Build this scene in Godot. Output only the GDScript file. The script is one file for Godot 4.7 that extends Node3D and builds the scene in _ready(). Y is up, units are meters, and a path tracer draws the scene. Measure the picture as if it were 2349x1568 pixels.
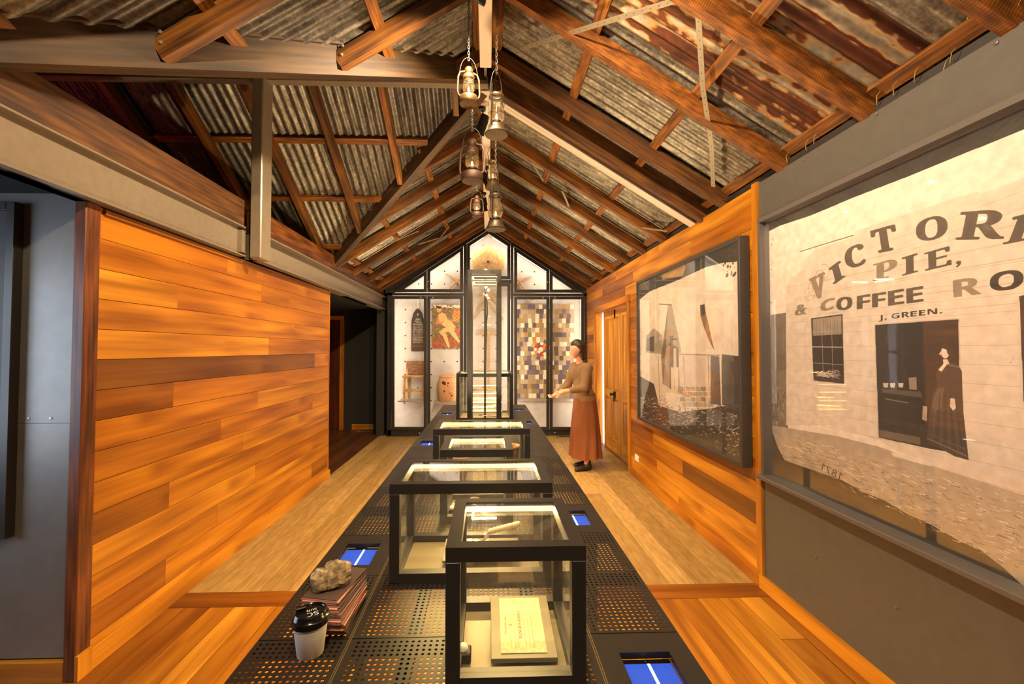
extends Node3D
# An exhibition hall under an old iron roof: timber walls, a long perforated table with glass cases, a lit cabinet at the far end.
# Metres, y up; the camera stands at x = 0, z = 0 and looks towards -z.

const XL := -1.93      # face of the timber wall on one side
const XR := 1.79       # face of the wall on the other side
const ZB := -7.67      # face of the cabinet at the far end
const TT := 0.822      # height of the table top
const RS := 0.62       # slope of the roof
const RB := 3.76       # height of the rafters' lower edges at the ridge
const RT := 3.90       # height of the iron sheets at the ridge
const ZC := -3.46      # where the ridge of the side wing meets the main ridge
const EYE := Vector3(0, 1.55, 0)

var basis_cam := Basis.from_euler(Vector3(deg_to_rad(1.5), deg_to_rad(-1.8), 0))
var taken := {}
var M := {}
var T := {}
var rng := RandomNumberGenerator.new()


# ---------- pixels of the photograph to places on a known plane ----------
func ray(x: float, y: float) -> Vector3:
	return basis_cam * Vector3((x - 1149.8) / 980.0, -(y - 774.3) / 980.0, -1.0)

func on_x(x: float, y: float, at: float) -> Vector3:
	var d := ray(x, y)
	return EYE + d * (at / d.x)

func on_y(x: float, y: float, at: float) -> Vector3:
	var d := ray(x, y)
	return EYE + d * ((at - EYE.y) / d.y)

func on_z(x: float, y: float, at: float) -> Vector3:
	var d := ray(x, y)
	return EYE + d * (at / d.z)


# ---------- mesh building ----------
class Shape:
	var v := PackedVector3Array()
	var n := PackedVector3Array()
	var t := PackedVector2Array()
	var uvo := Vector2.ZERO

	func tri(a: Vector3, b: Vector3, c: Vector3, na: Vector3, nb: Vector3, nc: Vector3, ta := Vector2.ZERO, tb := Vector2.ZERO, tc := Vector2.ZERO) -> void:
		v.append(a); v.append(c); v.append(b)
		n.append(na); n.append(nc); n.append(nb)
		t.append(ta + uvo); t.append(tc + uvo); t.append(tb + uvo)

	# corners run counter-clockwise seen from outside
	func quad(a: Vector3, b: Vector3, c: Vector3, d: Vector3, ta := Vector2(0, 0), tb := Vector2(1, 0), tc := Vector2(1, 1), td := Vector2(0, 1)) -> void:
		var m := (c - a).cross(d - b).normalized()
		tri(a, b, c, m, m, m, ta, tb, tc)
		tri(a, c, d, m, m, m, ta, tc, td)

	func face(poly: Array, flip := false) -> void:
		var m: Vector3 = (poly[1] - poly[0]).cross(poly[2] - poly[0]).normalized()
		for i in range(1, poly.size() - 1):
			if flip:
				tri(poly[0], poly[i + 1], poly[i], -m, -m, -m)
			else:
				tri(poly[0], poly[i], poly[i + 1], m, m, m)

	# a box in the frame xf; the texture's u runs along its longest side, in metres
	func box(c: Vector3, s: Vector3, xf := Transform3D.IDENTITY) -> void:
		var h := s / 2.0
		var long := s.max_axis_index()
		for ax in 3:
			var u := (ax + 1) % 3
			var w := (ax + 2) % 3
			for sg in [-1.0, 1.0]:
				var p := []
				for k in [[-1, -1], [1, -1], [1, 1], [-1, 1]]:
					var q := Vector3.ZERO
					q[ax] = h[ax] * sg
					q[u] = h[u] * k[0] * sg
					q[w] = h[w] * k[1]
					p.append(q + c)
				var uvs := []
				for q: Vector3 in p:
					var e: Vector2
					if u == long: e = Vector2(q[u], q[w])
					elif w == long: e = Vector2(q[w], q[u])
					else: e = Vector2(q[w], q[u])
					uvs.append(e)
				quad(xf * p[0], xf * p[1], xf * p[2], xf * p[3], uvs[0], uvs[1], uvs[2], uvs[3])

	# a box between two corners
	func span(a: Vector3, b: Vector3) -> void:
		box((a + b) / 2.0, (b - a).abs())

	# a bar from a to b, wide across, deep along up
	func bar(a: Vector3, b: Vector3, wide: float, deep: float, up := Vector3.UP) -> void:
		var z := (b - a).normalized()
		var x := up.cross(z).normalized()
		var y := z.cross(x).normalized()
		box(Vector3.ZERO, Vector3(wide, deep, a.distance_to(b)), Transform3D(Basis(x, y, z), (a + b) / 2.0))

	# a box with rounded-off (chamfered) edges on all sides
	func soft(c: Vector3, s: Vector3, r: float, xf := Transform3D.IDENTITY) -> void:
		var h := s / 2.0
		r = minf(r, minf(h.x, minf(h.y, h.z)) * 0.9)
		var corner := func(sx: float, sy: float, sz: float, ax: int) -> Vector3:
			var q := Vector3(sx * (h.x - r), sy * (h.y - r), sz * (h.z - r))
			q[ax] = [sx, sy, sz][ax] * h[ax]
			return xf * (q + c)
		for ax in 3:
			var u := (ax + 1) % 3
			var w := (ax + 2) % 3
			for sg in [-1.0, 1.0]:
				var p := []
				for k in [[-1, -1], [1, -1], [1, 1], [-1, 1]]:
					var g := [0.0, 0.0, 0.0]
					g[ax] = sg; g[u] = k[0] * sg; g[w] = float(k[1])
					p.append(corner.call(g[0], g[1], g[2], ax))
				if w == s.max_axis_index():
					quad(p[0], p[1], p[2], p[3], Vector2(0, 0), Vector2(0, s[u]), Vector2(s[w], s[u]), Vector2(s[w], 0))
				else:
					quad(p[0], p[1], p[2], p[3], Vector2(0, 0), Vector2(s[u], 0), Vector2(s[u], s[w]), Vector2(0, s[w]))
			for su in [-1.0, 1.0]:
				for sw in [-1.0, 1.0]:
					var g := [0.0, 0.0, 0.0]
					var e := [0.0, 0.0, 0.0]
					g[ax] = -1.0; g[u] = su; g[w] = sw
					e[ax] = 1.0; e[u] = su; e[w] = sw
					var a: Vector3 = corner.call(g[0], g[1], g[2], u)
					var b: Vector3 = corner.call(e[0], e[1], e[2], u)
					var d: Vector3 = corner.call(e[0], e[1], e[2], w)
					var f: Vector3 = corner.call(g[0], g[1], g[2], w)
					if su * sw > 0: quad(a, b, d, f)
					else: quad(b, a, f, d)
		for sx in [-1.0, 1.0]:
			for sy in [-1.0, 1.0]:
				for sz in [-1.0, 1.0]:
					var a: Vector3 = corner.call(sx, sy, sz, 0)
					var b: Vector3 = corner.call(sx, sy, sz, 1)
					var d: Vector3 = corner.call(sx, sy, sz, 2)
					face([a, b, d] if sx * sy * sz > 0 else [a, d, b])

	# profile: points (radius, height), turned round the y axis of xf
	func lathe(profile: Array, seg := 24, xf := Transform3D.IDENTITY, from := 0.0, to := TAU) -> void:
		for i in profile.size() - 1:
			var a: Vector2 = profile[i]
			var b: Vector2 = profile[i + 1]
			if a.distance_to(b) < 1e-6: continue
			var d := b - a
			var m := Vector2(d.y, -d.x).normalized()
			var ma := m
			var mb := m
			if i > 0:
				var e: Vector2 = a - profile[i - 1]
				var q := Vector2(e.y, -e.x).normalized()
				if q.dot(m) > 0.5: ma = (m + q).normalized()
			if i < profile.size() - 2:
				var e: Vector2 = profile[i + 2] - b
				var q := Vector2(e.y, -e.x).normalized()
				if q.dot(m) > 0.5: mb = (m + q).normalized()
			for k in seg:
				var f0 := from + (to - from) * k / seg
				var f1 := from + (to - from) * (k + 1) / seg
				var r0 := Vector3(sin(f0), 0, cos(f0))
				var r1 := Vector3(sin(f1), 0, cos(f1))
				var p := [r0 * a.x + Vector3(0, a.y, 0), r1 * a.x + Vector3(0, a.y, 0), r1 * b.x + Vector3(0, b.y, 0), r0 * b.x + Vector3(0, b.y, 0)]
				var g := [r0 * ma.x + Vector3(0, ma.y, 0), r1 * ma.x + Vector3(0, ma.y, 0), r1 * mb.x + Vector3(0, mb.y, 0), r0 * mb.x + Vector3(0, mb.y, 0)]
				var u := [Vector2(f0 / TAU, a.y), Vector2(f1 / TAU, a.y), Vector2(f1 / TAU, b.y), Vector2(f0 / TAU, b.y)]
				var bs := xf.basis
				if a.x > 1e-6:
					tri(xf * p[0], xf * p[1], xf * p[2], bs * g[0], bs * g[1], bs * g[2], u[0], u[1], u[2])
				if b.x > 1e-6:
					tri(xf * p[0], xf * p[2], xf * p[3], bs * g[0], bs * g[2], bs * g[3], u[0], u[2], u[3])

	# a round bar through points; radii may differ
	func tube(points: Array, radii, seg := 8, closed := false) -> void:
		var count := points.size()
		var rings := []
		var norms := []
		var side := Vector3.ZERO
		for i in count:
			var a: Vector3 = points[(i - 1 + count) % count] if closed else points[maxi(i - 1, 0)]
			var b: Vector3 = points[(i + 1) % count] if closed else points[mini(i + 1, count - 1)]
			var d := (b - a).normalized()
			if side == Vector3.ZERO:
				side = d.cross(Vector3.UP if absf(d.y) < 0.9 else Vector3.RIGHT).normalized()
			side = (side - d * side.dot(d)).normalized()
			var up := d.cross(side)
			var r: float = radii[i] if radii is Array else radii
			var ring := []
			var nn := []
			for k in seg:
				var o := side * cos(TAU * k / seg) + up * sin(TAU * k / seg)
				ring.append(points[i] + o * r)
				nn.append(o)
			rings.append(ring)
			norms.append(nn)
		for i in (count if closed else count - 1):
			var j := (i + 1) % count
			for k in seg:
				var l := (k + 1) % seg
				tri(rings[i][k], rings[i][l], rings[j][l], norms[i][k], norms[i][l], norms[j][l], Vector2(i, float(k) / seg), Vector2(i, float(k + 1) / seg), Vector2(i + 1, float(k + 1) / seg))
				tri(rings[i][k], rings[j][l], rings[j][k], norms[i][k], norms[j][l], norms[j][k], Vector2(i, float(k) / seg), Vector2(i + 1, float(k + 1) / seg), Vector2(i + 1, float(k) / seg))
		if not closed:
			face(rings[0], true)
			face(rings[count - 1])

	# an outline in the xy plane of xf, thick along its z (from 0 to depth)
	func prism(outline: Array, depth: float, xf := Transform3D.IDENTITY) -> void:
		var poly := PackedVector2Array(outline)
		if Geometry2D.is_polygon_clockwise(poly): poly.reverse()
		var idx := Geometry2D.triangulate_polygon(poly)
		var nf := xf.basis * Vector3(0, 0, 1)
		for i in range(0, idx.size(), 3):
			var q := [poly[idx[i]], poly[idx[i + 1]], poly[idx[i + 2]]]
			if (q[1] - q[0]).cross(q[2] - q[0]) < 0: q = [q[0], q[2], q[1]]
			var a := Vector3(q[0].x, q[0].y, depth)
			var b := Vector3(q[1].x, q[1].y, depth)
			var c := Vector3(q[2].x, q[2].y, depth)
			var z := Vector3(0, 0, depth)
			tri(xf * a, xf * b, xf * c, nf, nf, nf, q[0], q[1], q[2])
			tri(xf * (a - z), xf * (c - z), xf * (b - z), -nf, -nf, -nf, q[0], q[2], q[1])
		var run := 0.0
		for i in poly.size():
			var a := poly[i]
			var b := poly[(i + 1) % poly.size()]
			var l := a.distance_to(b)
			quad(xf * Vector3(a.x, a.y, 0), xf * Vector3(b.x, b.y, 0), xf * Vector3(b.x, b.y, depth), xf * Vector3(a.x, a.y, depth), Vector2(run, 0), Vector2(run + l, 0), Vector2(run + l, depth), Vector2(run, depth))
			run += l

	func done() -> ArrayMesh:
		var a := []
		a.resize(Mesh.ARRAY_MAX)
		a[Mesh.ARRAY_VERTEX] = v
		a[Mesh.ARRAY_NORMAL] = n
		a[Mesh.ARRAY_TEX_UV] = t
		var m := ArrayMesh.new()
		m.add_surface_from_arrays(Mesh.PRIMITIVE_TRIANGLES, a)
		return m


func new_shape(scatter := false) -> Shape:
	var s := Shape.new()
	if scatter:
		s.uvo = Vector2(rng.randf() * 7.0, rng.randf() * 7.0)
	return s


# ---------- nodes ----------
func numbered(called: String) -> String:
	var k: int = taken.get(called, 0)
	taken[called] = k + 1
	return called if k == 0 else "%s_%03d" % [called, k]

func thing(called: String, label: String, category: String, at := Vector3.ZERO, turn := 0.0, group := "") -> Node3D:
	var o := Node3D.new()
	o.name = numbered(called)
	add_child(o)
	o.position = at
	o.rotation.y = turn
	tag(o, label, category, group)
	return o

func tag(o: Node3D, label: String, category: String, group := "") -> void:
	o.set_meta("label", label)
	o.set_meta("category", category)
	if group: o.set_meta("group", group)

func structure(called: String, label := "") -> Node3D:
	var o := Node3D.new()
	o.name = numbered(called)
	add_child(o)
	o.set_meta("kind", "structure")
	if label: o.set_meta("label", label)
	return o

func put(mesh, called: String, material: Material, parent: Node3D = self, label := "") -> MeshInstance3D:
	var o := MeshInstance3D.new()
	o.name = called
	o.mesh = mesh.done() if mesh is Shape else mesh
	o.material_override = material
	o.cast_shadow = GeometryInstance3D.SHADOW_CASTING_SETTING_ON
	parent.add_child(o, true)
	if label: o.set_meta("label", label)
	return o

func one(mesh, called: String, material: Material, label: String, category: String, group := "", at := Vector3.ZERO) -> MeshInstance3D:
	var o := put(mesh, numbered(called), material)
	o.position = at
	tag(o, label, category, group)
	return o

func copy_of(o: Node3D, called: String, label: String, group := "") -> Node3D:
	var c := o.duplicate()
	c.name = numbered(called)
	add_child(c)
	c.set_meta("label", label)
	if group: c.set_meta("group", group)
	return c


# ---------- textures and materials ----------
func noise(kind: int, freq: float, octaves := 3, sd := 1) -> FastNoiseLite:
	var f := FastNoiseLite.new()
	f.noise_type = kind
	f.frequency = freq
	f.seed = sd
	f.fractal_octaves = octaves
	f.fractal_type = FastNoiseLite.FRACTAL_FBM if octaves > 1 else FastNoiseLite.FRACTAL_NONE
	return f

# noise that repeats at its edges, w x h values from 0 to 1
func field(w: int, h: int, f: FastNoiseLite, stretch := Vector2.ONE) -> PackedFloat32Array:
	var im := f.get_seamless_image(int(w / stretch.x), int(h / stretch.y))
	im.convert(Image.FORMAT_L8)
	im.resize(w, h, Image.INTERPOLATE_CUBIC)
	var b := im.get_data()
	var out := PackedFloat32Array()
	out.resize(w * h)
	for i in w * h:
		out[i] = b[i] / 255.0
	return out

func texture(w: int, h: int, pick: Callable) -> ImageTexture:
	var b := PackedByteArray()
	b.resize(w * h * 3)
	for i in w * h:
		var c: Color = pick.call(i)
		b[i * 3] = int(clampf(c.r, 0, 1) * 255.0)
		b[i * 3 + 1] = int(clampf(c.g, 0, 1) * 255.0)
		b[i * 3 + 2] = int(clampf(c.b, 0, 1) * 255.0)
	return ImageTexture.create_from_image(Image.create_from_data(w, h, false, Image.FORMAT_RGB8, b))

func mat(called: String, color: Color, rough := 0.6, metal := 0.0, tex: Texture2D = null, scale := Vector3.ONE) -> StandardMaterial3D:
	var m := StandardMaterial3D.new()
	m.resource_name = called
	m.albedo_color = color
	m.roughness = rough
	m.metallic = metal
	if tex:
		m.albedo_texture = tex
		m.uv1_scale = scale
	M[called] = m
	return m

func triplanar(m: StandardMaterial3D, scale: float) -> StandardMaterial3D:
	m.uv1_triplanar = true
	m.uv1_world_triplanar = true
	m.uv1_scale = Vector3.ONE * scale
	return m

func relief(m: StandardMaterial3D, tex: Texture2D, cm: float) -> StandardMaterial3D:
	m.heightmap_enabled = true
	m.heightmap_texture = tex
	m.heightmap_scale = cm
	return m

func glow(called: String, color: Color, energy: float) -> StandardMaterial3D:
	var m := mat(called, color, 0.6)
	m.emission_enabled = true
	m.emission = color
	m.emission_energy_multiplier = energy
	return m

func pane(called: String, color: Color, alpha := 0.04, spec := 0.5) -> StandardMaterial3D:
	var m := mat(called, Color(color.r, color.g, color.b, alpha), 0.02)
	m.transparency = BaseMaterial3D.TRANSPARENCY_ALPHA
	m.metallic_specular = spec
	return m


func make_materials() -> void:
	var S := FastNoiseLite.TYPE_SIMPLEX_SMOOTH
	# timber: streaks along u; 2 m by 0.5 m a tile
	var a := field(512, 256, noise(S, 0.02, 2, 3), Vector2(8, 1))
	var b := field(512, 256, noise(S, 0.09, 3, 5), Vector2(16, 1))
	var c := field(512, 256, noise(S, 0.012, 2, 9), Vector2(4, 1))
	T.cedar = texture(512, 256, func(i: int) -> Color:
		var k := clampf(0.55 + 0.55 * (c[i] - 0.4) + 0.5 * (a[i] - 0.5) + 0.28 * (b[i] - 0.5), 0, 1)
		return Color(0.60, 0.50, 0.36).lerp(Color(1.0, 0.99, 0.96), k))
	var d := field(512, 512, noise(S, 0.05, 4, 11), Vector2(10, 1))
	var e := field(512, 512, noise(S, 0.012, 3, 14), Vector2(2, 1))
	T.rough = texture(512, 512, func(i: int) -> Color:
		var k := clampf(0.5 + 0.9 * (d[i] - 0.5) + 0.8 * (e[i] - 0.5), 0, 1)
		return Color(0.50, 0.46, 0.40).lerp(Color(1.0, 0.97, 0.92), k))
	var saw := PackedFloat32Array()
	saw.resize(512 * 512)
	for i in 512 * 512:
		saw[i] = 0.5 + 0.5 * sin((i % 512) * TAU * 40.0 / 512.0 + 5.0 * e[i]) * (0.35 + d[i])
	T.sawn = texture(512, 512, func(i: int) -> Color:
		var k := clampf(0.5 + 0.6 * (d[i] - 0.5) + 0.8 * (e[i] - 0.5) + 0.42 * (saw[i] - 0.5), 0, 1)
		return Color(0.48, 0.44, 0.38).lerp(Color(1.0, 0.96, 0.90), k))
	# weathered floor: scuffs and stains with an outline of their own
	var g := field(512, 512, noise(S, 0.03, 5, 21))
	T.worn = texture(512, 512, func(i: int) -> Color:
		var k := clampf(0.55 + 0.6 * (d[i] - 0.5) + 0.9 * (g[i] - 0.5), 0, 1)
		return Color(0.78, 0.75, 0.69).lerp(Color(1.0, 0.98, 0.96), k))
	# galvanised iron with spangle; the same with rust
	var sp := field(512, 512, noise(FastNoiseLite.TYPE_CELLULAR, 0.11, 1, 4))
	var run := field(512, 512, noise(S, 0.03, 4, 31), Vector2(1, 6))
	T.galv = texture(512, 512, func(i: int) -> Color:
		var k := clampf(0.5 + 0.4 * (sp[i] - 0.5) + 0.75 * (run[i] - 0.5) + 0.5 * (g[i] - 0.5), 0, 1)
		return Color(0.42, 0.41, 0.40).lerp(Color(0.98, 0.97, 0.94), k))
	var band := field(512, 512, noise(S, 0.02, 3, 37), Vector2(1, 16))
	T.rust = texture(512, 512, func(i: int) -> Color:
		var k := clampf(0.5 + 0.4 * (sp[i] - 0.5) + 0.75 * (run[i] - 0.5), 0, 1)
		var base := Color(0.50, 0.48, 0.45).lerp(Color(0.98, 0.95, 0.90), k)
		var r := smoothstep(0.50, 0.60, band[i] * 0.75 + g[i] * 0.35 - 0.02)
		var s := smoothstep(0.40, 0.52, band[i] * 0.75 + g[i] * 0.35 - 0.02)
		return base.lerp(Color(0.85, 0.62, 0.34), s * 0.7).lerp(Color(0.26, 0.12, 0.05).lerp(Color(0.50, 0.26, 0.08), g[i]), r))
	T.grain = texture(256, 256, func(i: int) -> Color:
		var k := 0.95 + 0.07 * (g[(i / 256) * 512 + i % 256] - 0.5) + 0.03 * (sp[(i / 256) * 512 + i % 256] - 0.5)
		return Color(k, k, k))
	T.stone = texture(512, 512, func(i: int) -> Color:
		var k := clampf(0.5 + 1.6 * (g[i] - 0.5), 0, 1)
		return Color(0.45, 0.42, 0.38).lerp(Color(1.0, 0.97, 0.90), k))
	T.blotch = texture(512, 512, func(i: int) -> Color:
		var k := clampf(0.5 + 1.5 * (g[i] - 0.5) + 0.5 * (run[i] - 0.5), 0, 1)
		return Color(0.62, 0.50, 0.38).lerp(Color(1.0, 0.97, 0.92), k))

	T.faint = texture(512, 512, func(i: int) -> Color:
		var k := clampf(0.5 + 1.3 * (g[i] - 0.5), 0, 1)
		return Color(0.84, 0.77, 0.66).lerp(Color(1.0, 0.99, 0.97), k))

	var W := Vector3(0.5, 2.0, 1)
	var tones := [Color(0.77, 0.51, 0.11), Color(0.74, 0.47, 0.09), Color(0.81, 0.56, 0.14), Color(0.60, 0.37, 0.08), Color(0.68, 0.43, 0.10), Color(0.48, 0.30, 0.08)]
	for i in tones.size():
		relief(mat("cedar%d" % i, tones[i], 0.36, 0, T.cedar, W), T.cedar, 0.03)
	mat("cedar_trim", Color(0.79, 0.54, 0.13), 0.36, 0, T.cedar, W)
	var hard := [Color(0.66, 0.44, 0.12), Color(0.58, 0.37, 0.09), Color(0.75, 0.53, 0.17), Color(0.52, 0.31, 0.08)]
	for i in hard.size():
		mat("hard%d" % i, hard[i], 0.33, 0, T.cedar, W)
	var old := [Color(0.64, 0.53, 0.31), Color(0.59, 0.48, 0.27), Color(0.69, 0.57, 0.35)]
	for i in old.size():
		mat("old%d" % i, old[i], 0.5, 0, T.worn, Vector3(0.35, 1.2, 1))
	for i in 2:
		mat("dark_floor%d" % i, [Color(0.36, 0.22, 0.12), Color(0.30, 0.18, 0.10)][i], 0.4, 0, T.worn, Vector3(0.8, 1.6, 1))
	var raft := [Color(0.52, 0.33, 0.07), Color(0.46, 0.29, 0.06), Color(0.58, 0.37, 0.08)]
	for i in raft.size():
		relief(mat("rafter%d" % i, raft[i], 0.62, 0, T.rough, Vector3(0.7, 1.4, 1)), T.rough, 0.08)
	relief(mat("sawn", Color(0.60, 0.37, 0.08), 0.62, 0, T.sawn, Vector3(2.2, 2.2, 1)), T.sawn, 0.05)
	relief(mat("old_beam", Color(0.31, 0.22, 0.075), 0.65, 0, T.rough, Vector3(0.5, 1.0, 1)), T.rough, 0.08)
	relief(mat("red_timber", Color(0.46, 0.27, 0.09), 0.4, 0, T.rough, Vector3(0.7, 1.6, 1)), T.rough, 0.05)
	relief(mat("batten", Color(0.60, 0.38, 0.09), 0.6, 0, T.rough, Vector3(0.9, 1.8, 1)), T.rough, 0.05)
	mat("post_wood", Color(0.48, 0.27, 0.14), 0.42, 0, T.rough, Vector3(0.7, 1.6, 1))
	mat("door_wood", Color(0.78, 0.56, 0.20), 0.42, 0, T.cedar, W)
	mat("dark_door", Color(0.34, 0.15, 0.07), 0.4, 0, T.cedar, W)
	for i in 3:
		mat("iron%d" % i, [Color(0.62, 0.60, 0.56), Color(0.50, 0.48, 0.46), Color(0.72, 0.70, 0.64)][i], 0.5, 0.55, T.galv, Vector3(1.6, 1.1, 1))
	mat("rusty", Color(0.80, 0.77, 0.70), 0.6, 0.3, T.rust, Vector3(0.9, 0.45, 1))
	mat("strap", Color(0.62, 0.58, 0.50), 0.45, 0.6, T.grain, Vector3(4, 4, 1))
	mat("steel", Color(0.54, 0.49, 0.42), 0.36, 0.25, T.grain, Vector3(1.5, 1.5, 1))
	triplanar(mat("sheet_wall", Color(0.50, 0.50, 0.49), 0.42, 0.45, T.grain), 0.7)
	triplanar(mat("grey_panel", Color(0.33, 0.32, 0.30), 0.45, 0.1, T.grain), 1.2)
	mat("grey_frame", Color(0.36, 0.34, 0.33), 0.42, 0.15)
	mat("black", Color(0.135, 0.122, 0.112), 0.42, 0.1)
	mat("table_black", Color(0.12, 0.105, 0.09), 0.42, 0.1)
	mat("dark_wall", Color(0.10, 0.09, 0.08), 0.7)
	mat("charcoal", Color(0.14, 0.125, 0.11), 0.55)
	mat("tray", Color(0.44, 0.40, 0.30), 0.35, 0.15)
	mat("plate", Color(0.40, 0.37, 0.28), 0.5)
	triplanar(mat("case_back", Color(0.74, 0.73, 0.73), 0.5, 0, T.grain), 0.8)
	mat("aluminium", Color(0.70, 0.68, 0.66), 0.35, 0.6)
	mat("hole", Color(0.04, 0.04, 0.04), 0.8)
	mat("white_plastic", Color(0.88, 0.85, 0.78), 0.4)
	mat("paper_white", Color(0.90, 0.88, 0.86), 0.55)
	mat("black_gloss", Color(0.045, 0.042, 0.042), 0.18)
	mat("black_iron", Color(0.12, 0.10, 0.085), 0.5, 0.5)
	triplanar(mat("brass_old", Color(0.36, 0.30, 0.20), 0.45, 0.6, T.blotch), 6.0)
	triplanar(mat("tin_old", Color(0.30, 0.27, 0.22), 0.5, 0.6, T.blotch), 6.0)
	triplanar(mat("tin_rust", Color(0.26, 0.18, 0.12), 0.62, 0.4, T.blotch), 6.0)
	mat("chain_metal", Color(0.36, 0.33, 0.29), 0.45, 0.7)
	mat("rail_metal", Color(0.52, 0.45, 0.32), 0.4, 0.8)
	triplanar(mat("rock", Color(0.78, 0.70, 0.56), 0.85, 0, T.stone), 3.0)
	pane("glass", Color(1, 0.99, 0.95), 0.008, 0.5)
	pane("lamp_glass", Color(1.0, 0.93, 0.78), 0.02, 0.5)
	pane("picture_glass", Color(1, 1, 1), 0.02, 0.5)
	glow("led", Color(1.0, 0.88, 0.60), 3.0)
	glow("led_white", Color(1.0, 0.95, 0.88), 2.2)
	glow("flame", Color(1.0, 0.80, 0.50), 3.0)
	glow("lens", Color(1.0, 0.90, 0.70), 10.0)
	glow("pink_lens", Color(1.0, 0.45, 0.42), 4.0)
	glow("screen_blue", Color(0.04, 0.22, 0.66), 0.75)
	glow("screen_line", Color(0.72, 0.86, 1.0), 0.95)
	mat("paper_cream", Color(0.74, 0.64, 0.48), 0.7)
	mat("silver", Color(0.74, 0.70, 0.62), 0.28, 0.85)
	mat("bone", Color(0.84, 0.76, 0.60), 0.45)
	triplanar(mat("clay", Color(0.72, 0.58, 0.38), 0.75, 0, T.blotch), 8.0)
	triplanar(mat("clay_dark", Color(0.46, 0.33, 0.18), 0.8, 0, T.blotch), 10.0)
	triplanar(mat("clay_pink", Color(0.84, 0.66, 0.52), 0.65, 0, T.faint), 1.2)
	mat("pale_wood", Color(0.92, 0.78, 0.58), 0.6, 0, T.rough, Vector3(2, 4, 1))
	mat("plank_dark", Color(0.62, 0.46, 0.34), 0.6, 0, T.rough, Vector3(2, 4, 1))
	triplanar(mat("bone_iron", Color(0.90, 0.78, 0.60), 0.6, 0.1, T.blotch), 5.0)
	triplanar(mat("hide", Color(0.92, 0.80, 0.60), 0.55, 0, T.faint), 0.8)
	mat("hole_brown", Color(0.16, 0.10, 0.06), 0.85)
	var cloth := [Color(0.68, 0.61, 0.51), Color(0.88, 0.82, 0.73), Color(0.62, 0.55, 0.44), Color(0.56, 0.48, 0.36), Color(0.36, 0.31, 0.31), Color(0.38, 0.34, 0.43), Color(0.66, 0.50, 0.30), Color(0.42, 0.42, 0.24), Color(0.82, 0.46, 0.14), Color(0.72, 0.20, 0.12)]
	for i in cloth.size():
		mat("cloth%d" % i, cloth[i], 0.9, 0, T.grain, Vector3(9, 9, 1))
	for i in 3:
		mat("leaflet%d" % i, [Color(0.50, 0.36, 0.30), Color(0.80, 0.52, 0.44), Color(0.30, 0.23, 0.20)][i], 0.5)
	mat("skirt", Color(0.46, 0.25, 0.10), 0.85, 0, T.grain, Vector3(6, 6, 1))
	mat("jumper", Color(0.48, 0.36, 0.24), 0.9, 0, T.grain, Vector3(6, 6, 1))
	mat("skin", Color(0.78, 0.56, 0.44), 0.55)
	mat("hair", Color(0.16, 0.09, 0.05), 0.6)
	mat("shoe", Color(0.12, 0.08, 0.06), 0.5)
	mat("straw", Color(0.66, 0.56, 0.36), 0.8)
	mat("chalk", Color(0.80, 0.80, 0.80), 0.7)
	mat("ridge_paint", Color(0.86, 0.81, 0.75), 0.4, 0.1)
	mat("plate_wood", Color(0.40, 0.25, 0.08), 0.62, 0, T.rough, Vector3(0.7, 1.4, 1))
	mat("dark_frame", Color(0.25, 0.235, 0.22), 0.42, 0.1)


func _ready() -> void:
	rng.seed = 7
	var cam := Camera3D.new()
	cam.name = "camera"
	cam.projection = Camera3D.PROJECTION_FRUSTUM
	cam.near = 0.05
	cam.far = 60.0
	cam.size = 0.08
	cam.frustum_offset = Vector2(24.7, -9.7) / 980.0 * 0.05
	cam.position = EYE
	cam.basis = basis_cam
	add_child(cam)
	var env := Environment.new()
	env.background_mode = Environment.BG_COLOR
	env.background_color = Color(0.86, 0.92, 1.0)
	env.background_energy_multiplier = 9.0
	env.tonemap_mode = Environment.TONE_MAPPER_LINEAR
	env.tonemap_exposure = 1.0
	env.sdfgi_enabled = true
	env.ssao_enabled = true
	env.ssil_enabled = true
	var we := WorldEnvironment.new()
	we.name = "environment"
	we.environment = env
	add_child(we)
	make_materials()
	# large structure
	build_floor()
	build_walls()
	build_roof()
	build_steel()
	build_cabinet()
	build_doors()
	# furniture and things
	build_table()
	build_cases()
	build_case_contents()
	build_cabinet_contents()
	build_pictures()
	build_lanterns()
	build_spotlights()
	build_table_things()
	build_fittings()
	build_person()


# planks that run along z between z0 and z1, from x0 to x1
func planks(parent: Node3D, x0: float, x1: float, z0: float, z1: float, wide: float, mats: Array, called := "floor_plank", longest := 2.4) -> void:
	var x := x0
	while x < x1 - 0.02:
		var w := minf(wide * rng.randf_range(0.92, 1.1), x1 - x)
		var z := z0
		var first := true
		while z > z1 + 0.02:
			var l := rng.randf_range(longest * 0.5, longest) * (rng.randf_range(0.3, 1.0) if first else 1.0)
			first = false
			var e := maxf(z - l, z1)
			if e - z1 < 0.3: e = z1
			var s := new_shape(true)
			s.span(Vector3(x + 0.0017, -0.022, z - 0.0012), Vector3(x + w - 0.0017, rng.randf_range(-0.0008, 0.0008), e + 0.0012))
			put(s, called, M[mats[rng.randi() % mats.size()]], parent)
			z = e
		x += w


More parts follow.
